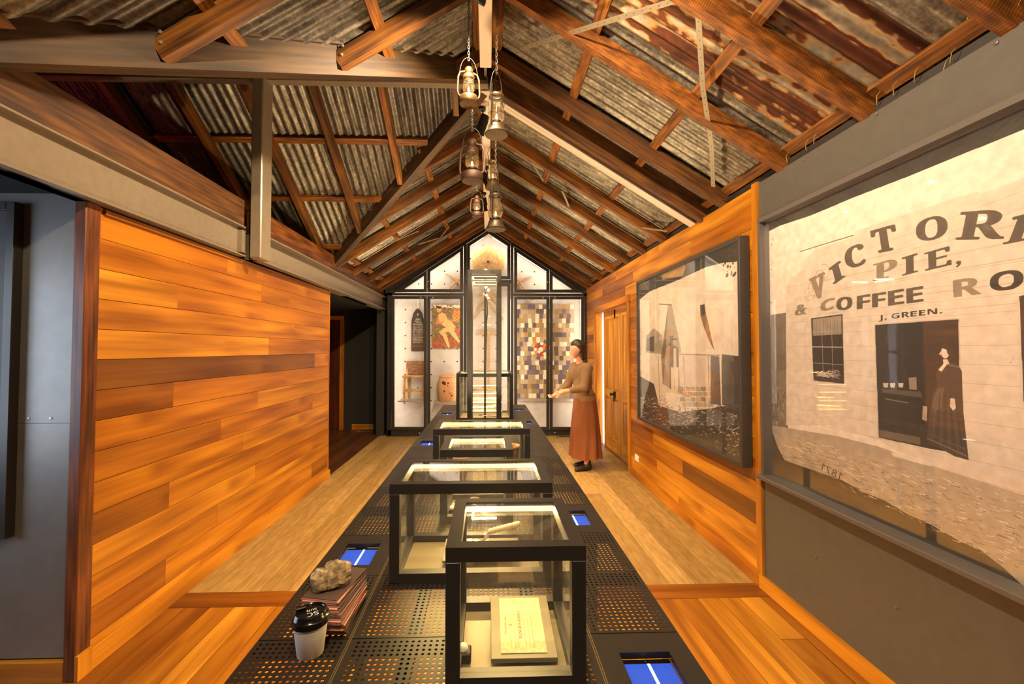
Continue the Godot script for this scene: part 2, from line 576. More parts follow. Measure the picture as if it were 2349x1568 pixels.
func build_floor() -> void:
	var f := structure("floor", "timber floor of polished boards near and worn grey boards beyond")
	var s := new_shape()
	s.span(Vector3(-4.6, -0.15, 1.9), Vector3(2.4, -0.024, -9.0))
	put(s, "subfloor", M.hole, f)
	planks(f, -3.3, -0.9, 1.6, -2.66, 0.135, ["hard0", "hard1", "hard1", "hard3", "hard2"])
	planks(f, -0.9, 1.85, 1.6, -2.66, 0.135, ["hard0", "hard0", "hard1", "hard2"])
	for k in [[-3.3, -0.6], [-0.6, 1.85]]:
		s = new_shape(true)
		s.span(Vector3(k[0], -0.022, -2.662), Vector3(k[1] - 0.002, 0.0005, -2.818))
		put(s, "threshold_board", M.hard3, f)
	planks(f, -1.94, 1.85, -2.82, -7.05, 0.165, ["old0", "old0", "old1", "old2"], "worn_plank", 3.2)
	planks(f, -1.94, 1.85, -7.05, -8.5, 0.165, ["old1", "old1", "old0"], "worn_plank", 3.2)
	planks(f, -4.2, -1.94, -2.82, -8.6, 0.14, ["dark_floor0", "dark_floor1"], "dark_plank", 3.0)


# horizontal boards on a wall whose face is x = face; room is +1 where the room lies towards +x
func boards(parent: Node3D, face: float, room: float, za: float, zb: float, lines: Array, given: Dictionary, hole := Rect2()) -> void:
	for r in lines.size() - 1:
		var y0: float = lines[r]
		var y1: float = lines[r + 1]
		var runs := [[za, zb]]
		if hole.size.x > 0 and y0 < hole.end.y - 0.01:
			runs = [[za, hole.end.x], [hole.position.x, zb]]
		for run in runs:
			var cuts := []
			var kinds := []
			if given.has(r) and run == runs[0]:
				cuts = given[r][0].duplicate()
				kinds = given[r][1].duplicate()
			elif absf(run[1] - run[0]) > 1.0:
				cuts = [lerpf(run[0], run[1], rng.randf_range(0.25, 0.75))]
			cuts.append(run[1])
			var z: float = run[0]
			for k in cuts.size():
				var e: float = cuts[k]
				var s := new_shape(true)
				var off := rng.randf_range(0.0, 0.0015)
				s.span(Vector3(face - room * (0.020 + off), y0 + 0.0014, z - 0.0004), Vector3(face - room * off, y1 - 0.0014, e + 0.0004))
				var tone: int = kinds[k] if k < kinds.size() else [0, 1, 2, 0, 1, 4, 3, 2][rng.randi() % 8]
				put(s, "cedar_board", M["cedar%d" % tone], parent)
				z = e


func build_walls() -> void:
	# the timber wall on one side
	var w := structure("wall_left", "wall of horizontal orange cedar boards")
	var s := new_shape()
	s.span(Vector3(XL - 0.13, 0, -2.17), Vector3(XL - 0.0225, 2.262, -5.255))
	put(s, "backing", M.hole, w)
	var lines := []
	for k in 16:
		lines.append(1.497 + 0.151 * (k - 10))
	lines[0] = 0.0
	lines[15] = 2.255
	var zz := func(x: float) -> float: return on_x(x, 800, XL).z
	var given := {
		14: [[zz.call(519)], [1, 4]], 13: [[zz.call(598)], [1, 4]], 12: [[zz.call(405)], [2, 1]], 11: [[zz.call(676)], [0, 0]], 10: [[zz.call(617)], [2, 4]],
		9: [[zz.call(722)], [5, 1]], 8: [[zz.call(400)], [3, 1]], 7: [[zz.call(593)], [1, 2]], 6: [[zz.call(510), zz.call(718)], [4, 1, 0]], 5: [[zz.call(560)], [0, 2]],
		4: [[zz.call(395)], [3, 0]], 3: [[zz.call(590)], [2, 1]], 2: [[zz.call(505)], [0, 2]], 1: [[zz.call(390), zz.call(718)], [4, 0, 3]], 0: [[zz.call(470)], [2, 0]],
	}
	boards(w, XL, 1.0, -2.172, -5.255, lines, given)
	s = new_shape(true)
	s.span(Vector3(XL - 0.13, 0, -5.255), Vector3(XL + 0.004, 2.262, -5.268))
	put(s, "end_trim", M.cedar_trim, w)
	var b := structure("baseboard_left")
	s = new_shape(true)
	s.span(Vector3(XL, 0, -2.16), Vector3(XL + 0.018, 0.092, -5.29))
	put(s, "skirting", M.cedar_trim, b)
	s = new_shape(true)
	s.box(Vector3(XL + 0.006, 2.236, -3.72), Vector3(0.014, 0.026, 3.06))
	put(s, "scotia", M.cedar3, b)
	b = structure("trim_1", "dark brown timber post capping the end of the cedar wall")
	s = new_shape(true)
	s.soft(Vector3(XL - 0.019, 1.13, -2.13), Vector3(0.055, 2.26, 0.08), 0.004)
	put(s, "corner_post", M.post_wood, b)
	s = new_shape(true)
	s.span(Vector3(XL + 0.006, 0, -2.09), Vector3(XL + 0.022, 0.115, -2.165))
	put(s, "end_block", M.cedar_trim, b)

	# grey sheet metal beside the post
	w = structure("wall_side", "wall of grey sheet metal held by small screws")
	s = new_shape()
	s.span(Vector3(-3.3, 0, -2.12), Vector3(XL - 0.05, 2.26, -2.168))
	s.span(Vector3(-3.3, 2.2, -2.12), Vector3(XL - 0.12, 2.5, -2.2))
	put(s, "backing", M.hole, w)
	var seam: float = on_z(100, 970, -2.115).y
	for k in [[0.10, seam - 0.001], [seam + 0.001, 2.30]]:
		s = new_shape()
		s.span(Vector3(-3.3, k[0], -2.112), Vector3(XL - 0.045, k[1], -2.12))
		put(s, "metal_sheet", M.sheet_wall, w)
	for x in [18, 66, 117, 168]:
		s = new_shape()
		s.lathe([Vector2(0.007, 0), Vector2(0.006, 0.003), Vector2(0.0, 0.004)], 8, Transform3D(Basis(Vector3.RIGHT, PI / 2), on_z(x, 959, -2.112)))
		put(s, "screw", M.aluminium, w)
	b = structure("baseboard_side")
	s = new_shape(true)
	s.span(Vector3(-3.3, 0, -2.09), Vector3(XL - 0.047, 0.09, -2.12))
	put(s, "skirting", M.cedar_trim, b)

	# the wall on the other side: boards with a doorway, then grey panels round a big picture
	w = structure("wall_right", "wall of orange cedar boards and grey panels")
	s = new_shape()
	s.span(Vector3(2.02, -0.02, 1.7), Vector3(2.12, 2.95, -5.38))
	s.span(Vector3(2.02, -0.02, -7.02), Vector3(2.12, 2.95, -8.7))
	s.span(Vector3(2.02, 2.15, -5.38), Vector3(2.12, 2.95, -7.02))
	put(s, "outer_wall", M.dark_wall, w)
	s = new_shape()
	s.span(Vector3(XR + 0.0225, 0, -2.79), Vector3(XR + 0.05, 2.64, -5.38))
	s.span(Vector3(XR + 0.0225, 0, -7.02), Vector3(XR + 0.05, 2.64, -8.0))
	s.span(Vector3(XR + 0.0225, 2.15, -5.38), Vector3(XR + 0.05, 2.64, -7.02))
	put(s, "backing", M.hole, w)
	lines = []
	for k in 19:
		lines.append(0.1 + 0.1415 * k)
	lines[0] = 0.0
	lines[18] = 2.642
	given = {17: [[-4.4, -5.9], [2, 0, 1]], 16: [[-3.7, -5.2, -6.6], [1, 2, 3, 0]], 15: [[-4.2, -5.5], [0, 2, 3]], 3: [[-4.6], [2, 3]], 2: [[-3.9], [5, 4]], 1: [[-4.5], [2, 1]], 0: [[-4.0], [2, 2]], 4: [[-4.3], [3, 0]]}
	boards(w, XR, -1.0, -2.80, -8.0, lines, given, Rect2(-7.02, 0, 1.64, 2.15))
	s = new_shape(true)
	s.span(Vector3(XR - 0.016, 0.0, -2.745), Vector3(XR + 0.03, 2.655, -2.80))
	put(s, "edge_trim", M.cedar_trim, w)
	# grey panels
	var zt: float = -0.62
	var y0: float = 0.735
	var y1: float = on_x(1752, 507, XR).y
	for k in [[0.085, y0 - 0.02, -2.743, 1.5], [y1 + 0.012, 2.645, -2.743, 1.5], [y0 - 0.018, y1 + 0.01, zt, 1.5]]:
		s = new_shape()
		s.span(Vector3(XR, k[0], k[2]), Vector3(XR + 0.06, k[1], k[3]))
		put(s, "grey_panel", M.grey_panel, w)
	for p in [[2287, 98], [2012, 261], [1845, 365], [1872, 1277], [2056, 1393]]:
		s = new_shape()
		s.lathe([Vector2(0.008, 0), Vector2(0.007, 0.004), Vector2(0.0, 0.006)], 8, Transform3D(Basis(Vector3.FORWARD, -PI / 2), on_x(p[0], p[1], XR)))
		put(s, "screw", M.grey_frame, w)
	b = structure("baseboard_right")
	s = new_shape(true)
	s.span(Vector3(XR - 0.02, 0, 1.5), Vector3(XR + 0.02, 0.085, -2.775))
	put(s, "skirting", M.cedar_trim, b)
	s = new_shape(true)
	s.span(Vector3(XR - 0.018, 0, -2.78), Vector3(XR, 0.095, -5.31))
	put(s, "skirting", M.cedar1, b)
	s = new_shape(true)
	s.span(Vector3(XR - 0.018, 0, -7.09), Vector3(XR, 0.095, -7.66))
	put(s, "skirting", M.cedar1, b)

	# far end: black gable wall round the cabinet, dark wall beside it
	w = structure("wall_back", "black gable wall behind the lit cabinet and dark wall beside it")
	s = new_shape()
	s.span(Vector3(-2.2, 0, -8.35), Vector3(2.1, 4.2, -8.5))
	put(s, "gable", M.dark_wall, w)
	s = new_shape()
	s.span(Vector3(-4.2, 0, -8.38), Vector3(-1.9, 2.35, -8.5))
	put(s, "dark_panel", M.dark_wall, w)
	s = new_shape()
	s.span(Vector3(-2.0, 0, -7.75), Vector3(-1.86, 2.3, -8.4))
	put(s, "return_panel", M.dark_wall, w)
	b = structure("baseboard_back")
	s = new_shape(true)
	s.span(Vector3(-2.62, 0, -8.36), Vector3(-1.9, 0.1, -8.38))
	put(s, "skirting", M.cedar_trim, b)

	# behind the camera: plain wall
	w = structure("wall_front", "plain grey wall behind the viewer")
	s = new_shape()
	s.span(Vector3(-3.4, 0, 1.6), Vector3(2.1, 4.2, 1.75))
	put(s, "panel", M.grey_panel, w)
	# side wall of the near bay with a window that lets daylight in
	w = structure("wall_bay", "plain wall with a window, out of view")
	s = new_shape()
	s.span(Vector3(-3.3, 0, 1.75), Vector3(-3.4, 2.7, -0.3))
	s.span(Vector3(-3.3, 0, -1.75), Vector3(-3.4, 2.7, -2.2))
	s.span(Vector3(-3.3, 0, -0.3), Vector3(-3.4, 0.8, -1.75))
	s.span(Vector3(-3.3, 2.2, -0.3), Vector3(-3.4, 2.7, -1.75))
	put(s, "panel", M.grey_panel, w)
	w = structure("window_1")
	s = new_shape()
	for z in [-0.325, -1.025, -1.725]:
		s.box(Vector3(-3.35, 1.5, z), Vector3(0.05, 1.4, 0.05))
	for y in [0.825, 1.5, 2.175]:
		s.box(Vector3(-3.35, y, -1.025), Vector3(0.048, 0.05, 1.4))
	put(s, "window_frame", M.cedar_trim, w)
	s = new_shape()
	s.box(Vector3(-3.35, 1.5, -1.025), Vector3(0.004, 1.36, 1.36))
	put(s, "pane", M.glass, w)

	# outer walls of the side wing, out of view
	w = structure("wall_wing")
	s = new_shape()
	s.span(Vector3(-4.2, 0, -2.1), Vector3(-4.3, 4.3, -8.5))
	s.span(Vector3(-4.3, 0, -2.13), Vector3(-3.3, 2.9, -2.2))
	s.span(Vector3(-4.3, 2.34, -5.38), Vector3(XL - 0.14, 2.72, -5.46))
	s.span(Vector3(-4.3, 2.5, -1.42), Vector3(XL - 0.1, 2.78, -1.50))
	put(s, "panel", M.dark_wall, w)


# one corrugated sheet. way(t, s): point of the plain roof at t along the ridge and s down the slope (both in plan); out: its normal
func corrugated(t0: float, t1: float, way: Callable, reach: Callable, out: Vector3) -> Shape:
	var s := new_shape(true)
	var step := 0.0762 / 8.0
	var count := int(ceil((t1 - t0) / step))
	var rows := []
	for i in count + 1:
		var t := minf(t0 + i * step, t1)
		var end: float = reach.call(t)
		var ph := TAU * t / 0.0762
		var a: Vector3 = way.call(t, 0.0)
		var along: Vector3 = (way.call(t + 0.01, 0.0) - a).normalized()
		var m := (out - along * (0.009 * TAU / 0.0762 * cos(ph))).normalized()
		rows.append([a + out * 0.009 * sin(ph), way.call(t, end) + out * 0.009 * sin(ph), -m, Vector2(t, 0), Vector2(t, end * 1.18), end])
	for i in count:
		var p = rows[i]
		var q = rows[i + 1]
		if p[5] < 0.005 and q[5] < 0.005: continue
		if (q[0] - p[0]).cross(q[1] - p[0] + p[1] - p[0]).dot(p[2]) > 0.0:
			s.tri(p[0], q[0], q[1], p[2], q[2], q[2], p[3], q[3], q[4])
			s.tri(p[0], q[1], p[1], p[2], q[2], p[2], p[3], q[4], p[4])
		else:
			s.tri(p[0], q[1], q[0], p[2], q[2], q[2], p[3], q[4], q[3])
			s.tri(p[0], p[1], q[1], p[2], p[2], q[2], p[3], p[4], q[4])
	return s


func build_roof() -> void:
	var c := structure("ceiling", "open gabled roof of timber rafters under old corrugated iron sheets")
	var nr := Vector3(RS, 1, 0).normalized()
	var nl := Vector3(-RS, 1, 0).normalized()
	var nb := Vector3(0, 1, -RS).normalized()
	var nf := Vector3(0, 1, RS).normalized()
	var right := func(t: float, s: float) -> Vector3: return Vector3(s, RT - RS * s, t)
	var left := func(t: float, s: float) -> Vector3: return Vector3(-s, RT - RS * s, t)
	var back := func(t: float, s: float) -> Vector3: return Vector3(t, RT - RS * s, ZC - s)
	var front := func(t: float, s: float) -> Vector3: return Vector3(t, RT - RS * s, ZC + s)
	var full := func(_t: float) -> float: return 2.16
	var cut := func(t: float) -> float: return minf(2.16, absf(t - ZC))
	var cutx := func(t: float) -> float: return minf(2.05, absf(t))
	var t := 2.162
	var k := 0
	var kinds := {1: "iron1", 2: "iron2", 3: "iron1", 4: "iron2", 5: "rusty", 6: "iron2", 7: "iron1", 8: "iron2", 9: "iron2", 10: "iron0", 11: "iron2", 12: "iron1"}
	while t > -8.4:
		var e := t - 0.762
		put(corrugated(e - 0.03, t, right, full, nr), "roof_sheet", M[kinds.get(k, "iron0")], c)
		put(corrugated(e - 0.03, t, left, cut, nl), "roof_sheet", M[["iron0", "iron2", "iron1"][k % 3]], c)
		t = e
		k += 1
	t = 0.0
	k = 0
	while t > -4.2:
		var e := t - 0.762
		put(corrugated(e - 0.03, t, back, cutx, nb), "roof_sheet", M[["iron1", "iron0", "iron2", "iron0", "iron1", "iron0"][k]], c)
		put(corrugated(e - 0.03, t, front, cutx, nf), "roof_sheet", M[["iron0", "iron1"][k % 2]], c)
		t = e
		k += 1
	# boarding added above the sheets to stop daylight leaks; flat soffits too
	var s := new_shape()
	var up := Vector3(0, 0.06, 0)
	s.face([right.call(1.8, 0.0) + up, right.call(1.8, 2.25) + up, right.call(-8.55, 2.25) + up, right.call(-8.55, 0.0) + up])
	s.face([left.call(1.8, 0.0) + up, left.call(ZC, 0.0) + up, Vector3(-2.25, RT - RS * 2.25, ZC + 2.25) + up, left.call(1.8, 2.25) + up])
	s.face([left.call(ZC, 0.0) + up, left.call(-8.55, 0.0) + up, left.call(-8.55, 2.25) + up, Vector3(-2.25, RT - RS * 2.25, ZC - 2.25) + up])
	s.face([left.call(ZC, 0.0) + up, Vector3(-2.25, RT - RS * 2.25, ZC - 2.25) + up, Vector3(-4.3, RT - RS * 2.25, ZC - 2.25) + up, Vector3(-4.3, RT, ZC) + up])
	s.face([left.call(ZC, 0.0) + up, Vector3(-4.3, RT, ZC) + up, Vector3(-4.3, RT - RS * 2.25, ZC + 2.25) + up, Vector3(-2.25, RT - RS * 2.25, ZC + 2.25) + up])
	s.span(Vector3(-3.42, 2.62, -2.2), Vector3(-1.99, 2.70, 1.75))
	s.span(Vector3(-4.3, 2.30, -5.34), Vector3(XL - 0.13, 2.36, -8.5))
	put(s, "closing_boards", M.dark_wall, c)

	# rafters of the main roof
	var kind := 0
	var rise := (RT - RB - 0.055) / 2.0 + 0.008
	for z in [0.95, 0.3, -0.3, -0.82, -1.385, -1.945, -2.534, -3.194, -4.30, -4.86, -5.42, -6.05, -6.72, -7.35, -7.63]:
		var y := RB + rise
		s = new_shape(true)
		s.bar(Vector3(0.03, y - RS * 0.03, z), Vector3(1.98, y - RS * 1.98, z), 0.05, 0.105, nr)
		put(s, "rafter", M["sawn" if z > -2.6 else "rafter%d" % (kind % 3)], c)
		var end := minf(1.98, absf(z - ZC) - 0.03)
		if end > 0.1:
			s = new_shape(true)
			s.bar(Vector3(-0.03, y - RS * 0.03, z), Vector3(-end, y - RS * end, z), 0.05, 0.105, nl)
			put(s, "rafter", M["rafter%d" % ((kind + 1) % 3)], c)
		kind += 1
	for x in [-0.28, -0.89, -1.46, -2.02, -2.60, -3.16, -3.72]:
		var y := RB + rise
		for sg in [-1.0, 1.0]:
			var end: float = minf(1.9, absf(x))
			s = new_shape(true)
			s.bar(Vector3(x, y, ZC), Vector3(x, y - RS * end, ZC + sg * end), 0.05, 0.105, nb if sg < 0 else nf)
			put(s, "rafter", M["rafter%d" % (kind % 3)], c)
			kind += 1
	# battens under the sheets
	for x in [0.07, 0.65, 1.26, 1.81]:
		var y := RT - RS * float(x) - 0.028
		s = new_shape(true)
		s.bar(Vector3(x, y, 1.6), Vector3(x, y, -8.3), 0.065, 0.036, nr)
		put(s, "batten", M.batten, c)
		s = new_shape(true)
		s.bar(Vector3(-x, y, 1.6), Vector3(-x, y, ZC + float(x)), 0.065, 0.036, nl)
		put(s, "batten", M.batten, c)
		s = new_shape(true)
		s.bar(Vector3(-x, y, ZC - float(x)), Vector3(-x, y, -8.3), 0.065, 0.036, nl)
		put(s, "batten", M.batten, c)
	for d in [0.06, 0.57, 1.14, 1.75]:
		var y := RT - RS * float(d) - 0.028
		for sg in [-1.0, 1.0]:
			s = new_shape(true)
			s.bar(Vector3(-float(d), y, ZC + sg * d), Vector3(-4.2, y, ZC + sg * d), 0.06, 0.036, nb if sg < 0 else nf)
			put(s, "batten", M.batten, c)
	# valley timbers
	var low := RB - 0.03
	s = new_shape(true)
	s.bar(Vector3(0.05, low + 0.07 + 0.03, ZC - 0.02), Vector3(-2.02, low + 0.1 - RS * 2.02, ZC - 2.02), 0.07, 0.15)
	put(s, "valley_rafter", M.old_beam, c)
	s = new_shape(true)
	s.bar(Vector3(-0.06, low + 0.065, ZC + 0.06), Vector3(-2.2, low + 0.065 - RS * 2.14, ZC + 2.2), 0.075, 0.17)
	put(s, "valley_beam", M.old_beam, c)
	s = new_shape(true)
	s.bar(Vector3(-0.06, low + 0.175, ZC + 0.06), Vector3(-2.2, low + 0.175 - RS * 2.14, ZC + 2.2), 0.11, 0.045)
	put(s, "valley_plank", M.old_beam, c)
	# bolts where the rafters meet the beam
	for p in [[368, 73, -1.945], [369, 97, -1.945], [786, 105, -2.534], [784, 125, -2.534]]:
		s = new_shape()
		s.lathe([Vector2(0.009, 0), Vector2(0.009, 0.004), Vector2(0.0, 0.006)], 8, Transform3D(Basis(Vector3.RIGHT, PI / 2), on_z(p[0], p[1], p[2] + 0.026)))
		put(s, "bolt", M.aluminium, c)
	# eaves: plate on the wall and packing behind the grey panel
	s = new_shape(true)
	s.span(Vector3(XR + 0.03, 2.645, 1.6), Vector3(XR + 0.1, 2.70, -8.3))
	put(s, "wall_plate", M.charcoal, c)
	s = new_shape(true)
	s.bar(Vector3(0.0, RT - 0.06, -3.0), Vector3(0.0, RT - 0.06, 1.6), 0.035, 0.12)
	s.bar(Vector3(0.0, RT - 0.06, -3.6), Vector3(0.0, RT - 0.06, -8.3), 0.035, 0.12)
	put(s, "ridge_board", M.rafter0, c)
	# perforated bracing straps nailed under the rafters
	var under := func(x: float, y: float, drop: float) -> Vector3:
		var d := ray(x, y)
		return EYE + d * ((RB - drop - EYE.y) / (d.y + RS * absf(d.x)))
	for q in [[[1602, 38], [1612, 200], [1632, 330], [1636, 428]], [[1194, 112], [1365, 58], [1560, -2]], [[1222, 375], [1246, 415]], [[1290, 438], [1310, 485]], [[1452, 520], [1530, 530]], [[840, 570], [905, 553], [960, 530]], [[960, 560], [1010, 545], [1030, 520]]]:
		s = new_shape()
		var pts := []
		for p in q:
			pts.append(under.call(p[0], p[1], 0.003))
		for i in pts.size() - 1:
			s.bar(pts[i], pts[i + 1], 0.03, 0.0015, nr if pts[i].x > 0 else nl)
		var st := put(s, "brace_strap", M.strap, c)
		s = new_shape()
		for i in pts.size() - 1:
			var l: float = pts[i].distance_to(pts[i + 1])
			for j in int(l / 0.05):
				var at: Vector3 = pts[i].lerp(pts[i + 1], (j + 0.5) * 0.05 / l)
				s.box(at, Vector3(0.005, 0.0025, 0.005), Transform3D.IDENTITY)
		if pts[0].distance_to(pts[-1]) > 0.6:
			var h := put(s, "nail_hole", M.hole, st)
			h.set_meta("kind", "stuff")


func build_steel() -> void:
	# channel beams with timber on top along one side, the post between them, the frame at the ridge
	var f := structure("steel_frame", "pale grey steel beams and post carrying dark timber")
	for k in [[1.6, -3.345], [-3.515, -8.1]]:
		var inx: float = XL + (0.06 if k[0] > 0 else 0.09)
		var s := new_shape()
		s.span(Vector3(XL - 0.06, 2.262, k[0]), Vector3(XL + 0.02, 2.49, k[1]))
		s.span(Vector3(XL - 0.06, 2.262, k[0]), Vector3(inx, 2.272, k[1]))
		s.span(Vector3(XL - 0.06, 2.482, k[0]), Vector3(inx, 2.492, k[1]))
		put(s, "channel_beam", M.steel, f)
		s = new_shape(true)
		s.soft(Vector3(XL - 0.0, 2.595, (k[0] + k[1]) / 2 - 0.01), Vector3(0.10, 0.205, absf(k[1] - k[0]) - 0.03), 0.005)
		var tm := put(s, "timber_plate", M.red_timber if k[0] < 0 else M.plate_wood, f)
		tm.set_meta("label", "dark red-brown timber lying on the steel beam")
	var s := new_shape()
	s.soft(Vector3(-1.805, 2.99, -3.43), Vector3(0.088, 1.47, 0.155), 0.008)
	put(s, "post", M.steel, f)
	s = new_shape()
	s.span(Vector3(XL + 0.02, 2.29, -3.30), Vector3(XL + 0.055, 2.46, -3.345))
	put(s, "end_cleat", M.steel, f)
	s = new_shape()
	s.span(Vector3(-4.2, 3.69, -3.40), Vector3(0.0, 3.745, -3.47))
	put(s, "cross_beam", M.steel, f)
	# sloping portal beam under the other roof side, with its timber
	var nr := Vector3(RS, 1, 0).normalized()
	s = new_shape()
	s.bar(Vector3(0.02, RB - 0.03, -3.655), Vector3(1.80, RB - 0.03 - RS * 1.78, -3.655), 0.10, 0.008, nr)
	s.bar(Vector3(0.02, RB + 0.02, -3.655), Vector3(1.80, RB + 0.02 - RS * 1.78, -3.655), 0.02, 0.10, nr)
	s.bar(Vector3(0.02, RB + 0.07, -3.655), Vector3(1.80, RB + 0.07 - RS * 1.78, -3.655), 0.10, 0.008, nr)
	put(s, "portal_beam", M.ridge_paint, f)
	s = new_shape(true)
	s.bar(Vector3(0.04, RB + 0.035, -3.50), Vector3(1.93, RB + 0.035 - RS * 1.90, -3.50), 0.05, 0.16, nr)
	put(s, "timber_plate", M.rafter1, f)
	# box beam along the ridge, in two lengths joined by a plate
	for k in [[1.6, -3.22], [-3.52, -7.6]]:
		s = new_shape()
		s.soft(Vector3(-0.018, 3.755, (k[0] + k[1]) / 2), Vector3(0.088, 0.11, absf(k[1] - k[0])), 0.004)
		put(s, "ridge_beam", M.ridge_paint, f)
	s = new_shape()
	s.span(Vector3(-0.03, 3.74, -3.2), Vector3(-0.01, 3.80, -3.54))
	put(s, "joint_plate", M.steel, f)


func flat(pts: Array, z: float) -> Array:
	var out := []
	for p in pts:
		var q := on_z(p[0], p[1], z)
		out.append(Vector2(q.x, q.y))
	return out


# a frame of even width inside a convex outline; returns [ring shape, outline of the opening]
func ring(outline: Array, wide: float, depth: float, z: float) -> Array:
	var poly := PackedVector2Array(outline)
	if Geometry2D.is_polygon_clockwise(poly): poly.reverse()
	var inner := Geometry2D.offset_polygon(poly, -wide, Geometry2D.JOIN_MITER)
	var ins := PackedVector2Array(inner[0])
	if Geometry2D.is_polygon_clockwise(ins): ins.reverse()
	# start the inner outline at the point nearest the outer's first
	var n := poly.size()
	var order := []
	for i in n:
		var best := 0
		for j in ins.size():
			if ins[j].distance_to(poly[i]) < ins[best].distance_to(poly[i]): best = j
		order.append(ins[best])
	var s := new_shape()
	for i in n:
		var j := (i + 1) % n
		s.prism([poly[i], poly[j], order[j], order[i]], depth, Transform3D(Basis.IDENTITY, Vector3(0, 0, z)))
	return [s, order]


func strip_light(parent: Node3D, a: Vector3, b: Vector3, wide: float, towards: Vector3, energy: float, color: Color, material := "led", called := "led_strip") -> void:
	# a glowing strip from a to b and an area light of its size just in front
	var s := new_shape()
	s.bar(a, b, wide, 0.004, towards)
	put(s, called, M[material], parent)
	var l := AreaLight3D.new()
	l.name = called + "_lamp"
	l.light_color = color
	l.light_energy = energy
	l.area_size = Vector2(wide, a.distance_to(b))
	l.area_range = 14.0
	l.shadow_enabled = true
	var y := (b - a).normalized()
	var z := -towards.normalized()
	l.transform = Transform3D(Basis(y.cross(z).normalized(), y, z), (a + b) / 2.0 + towards.normalized() * 0.006)
	parent.add_child(l)


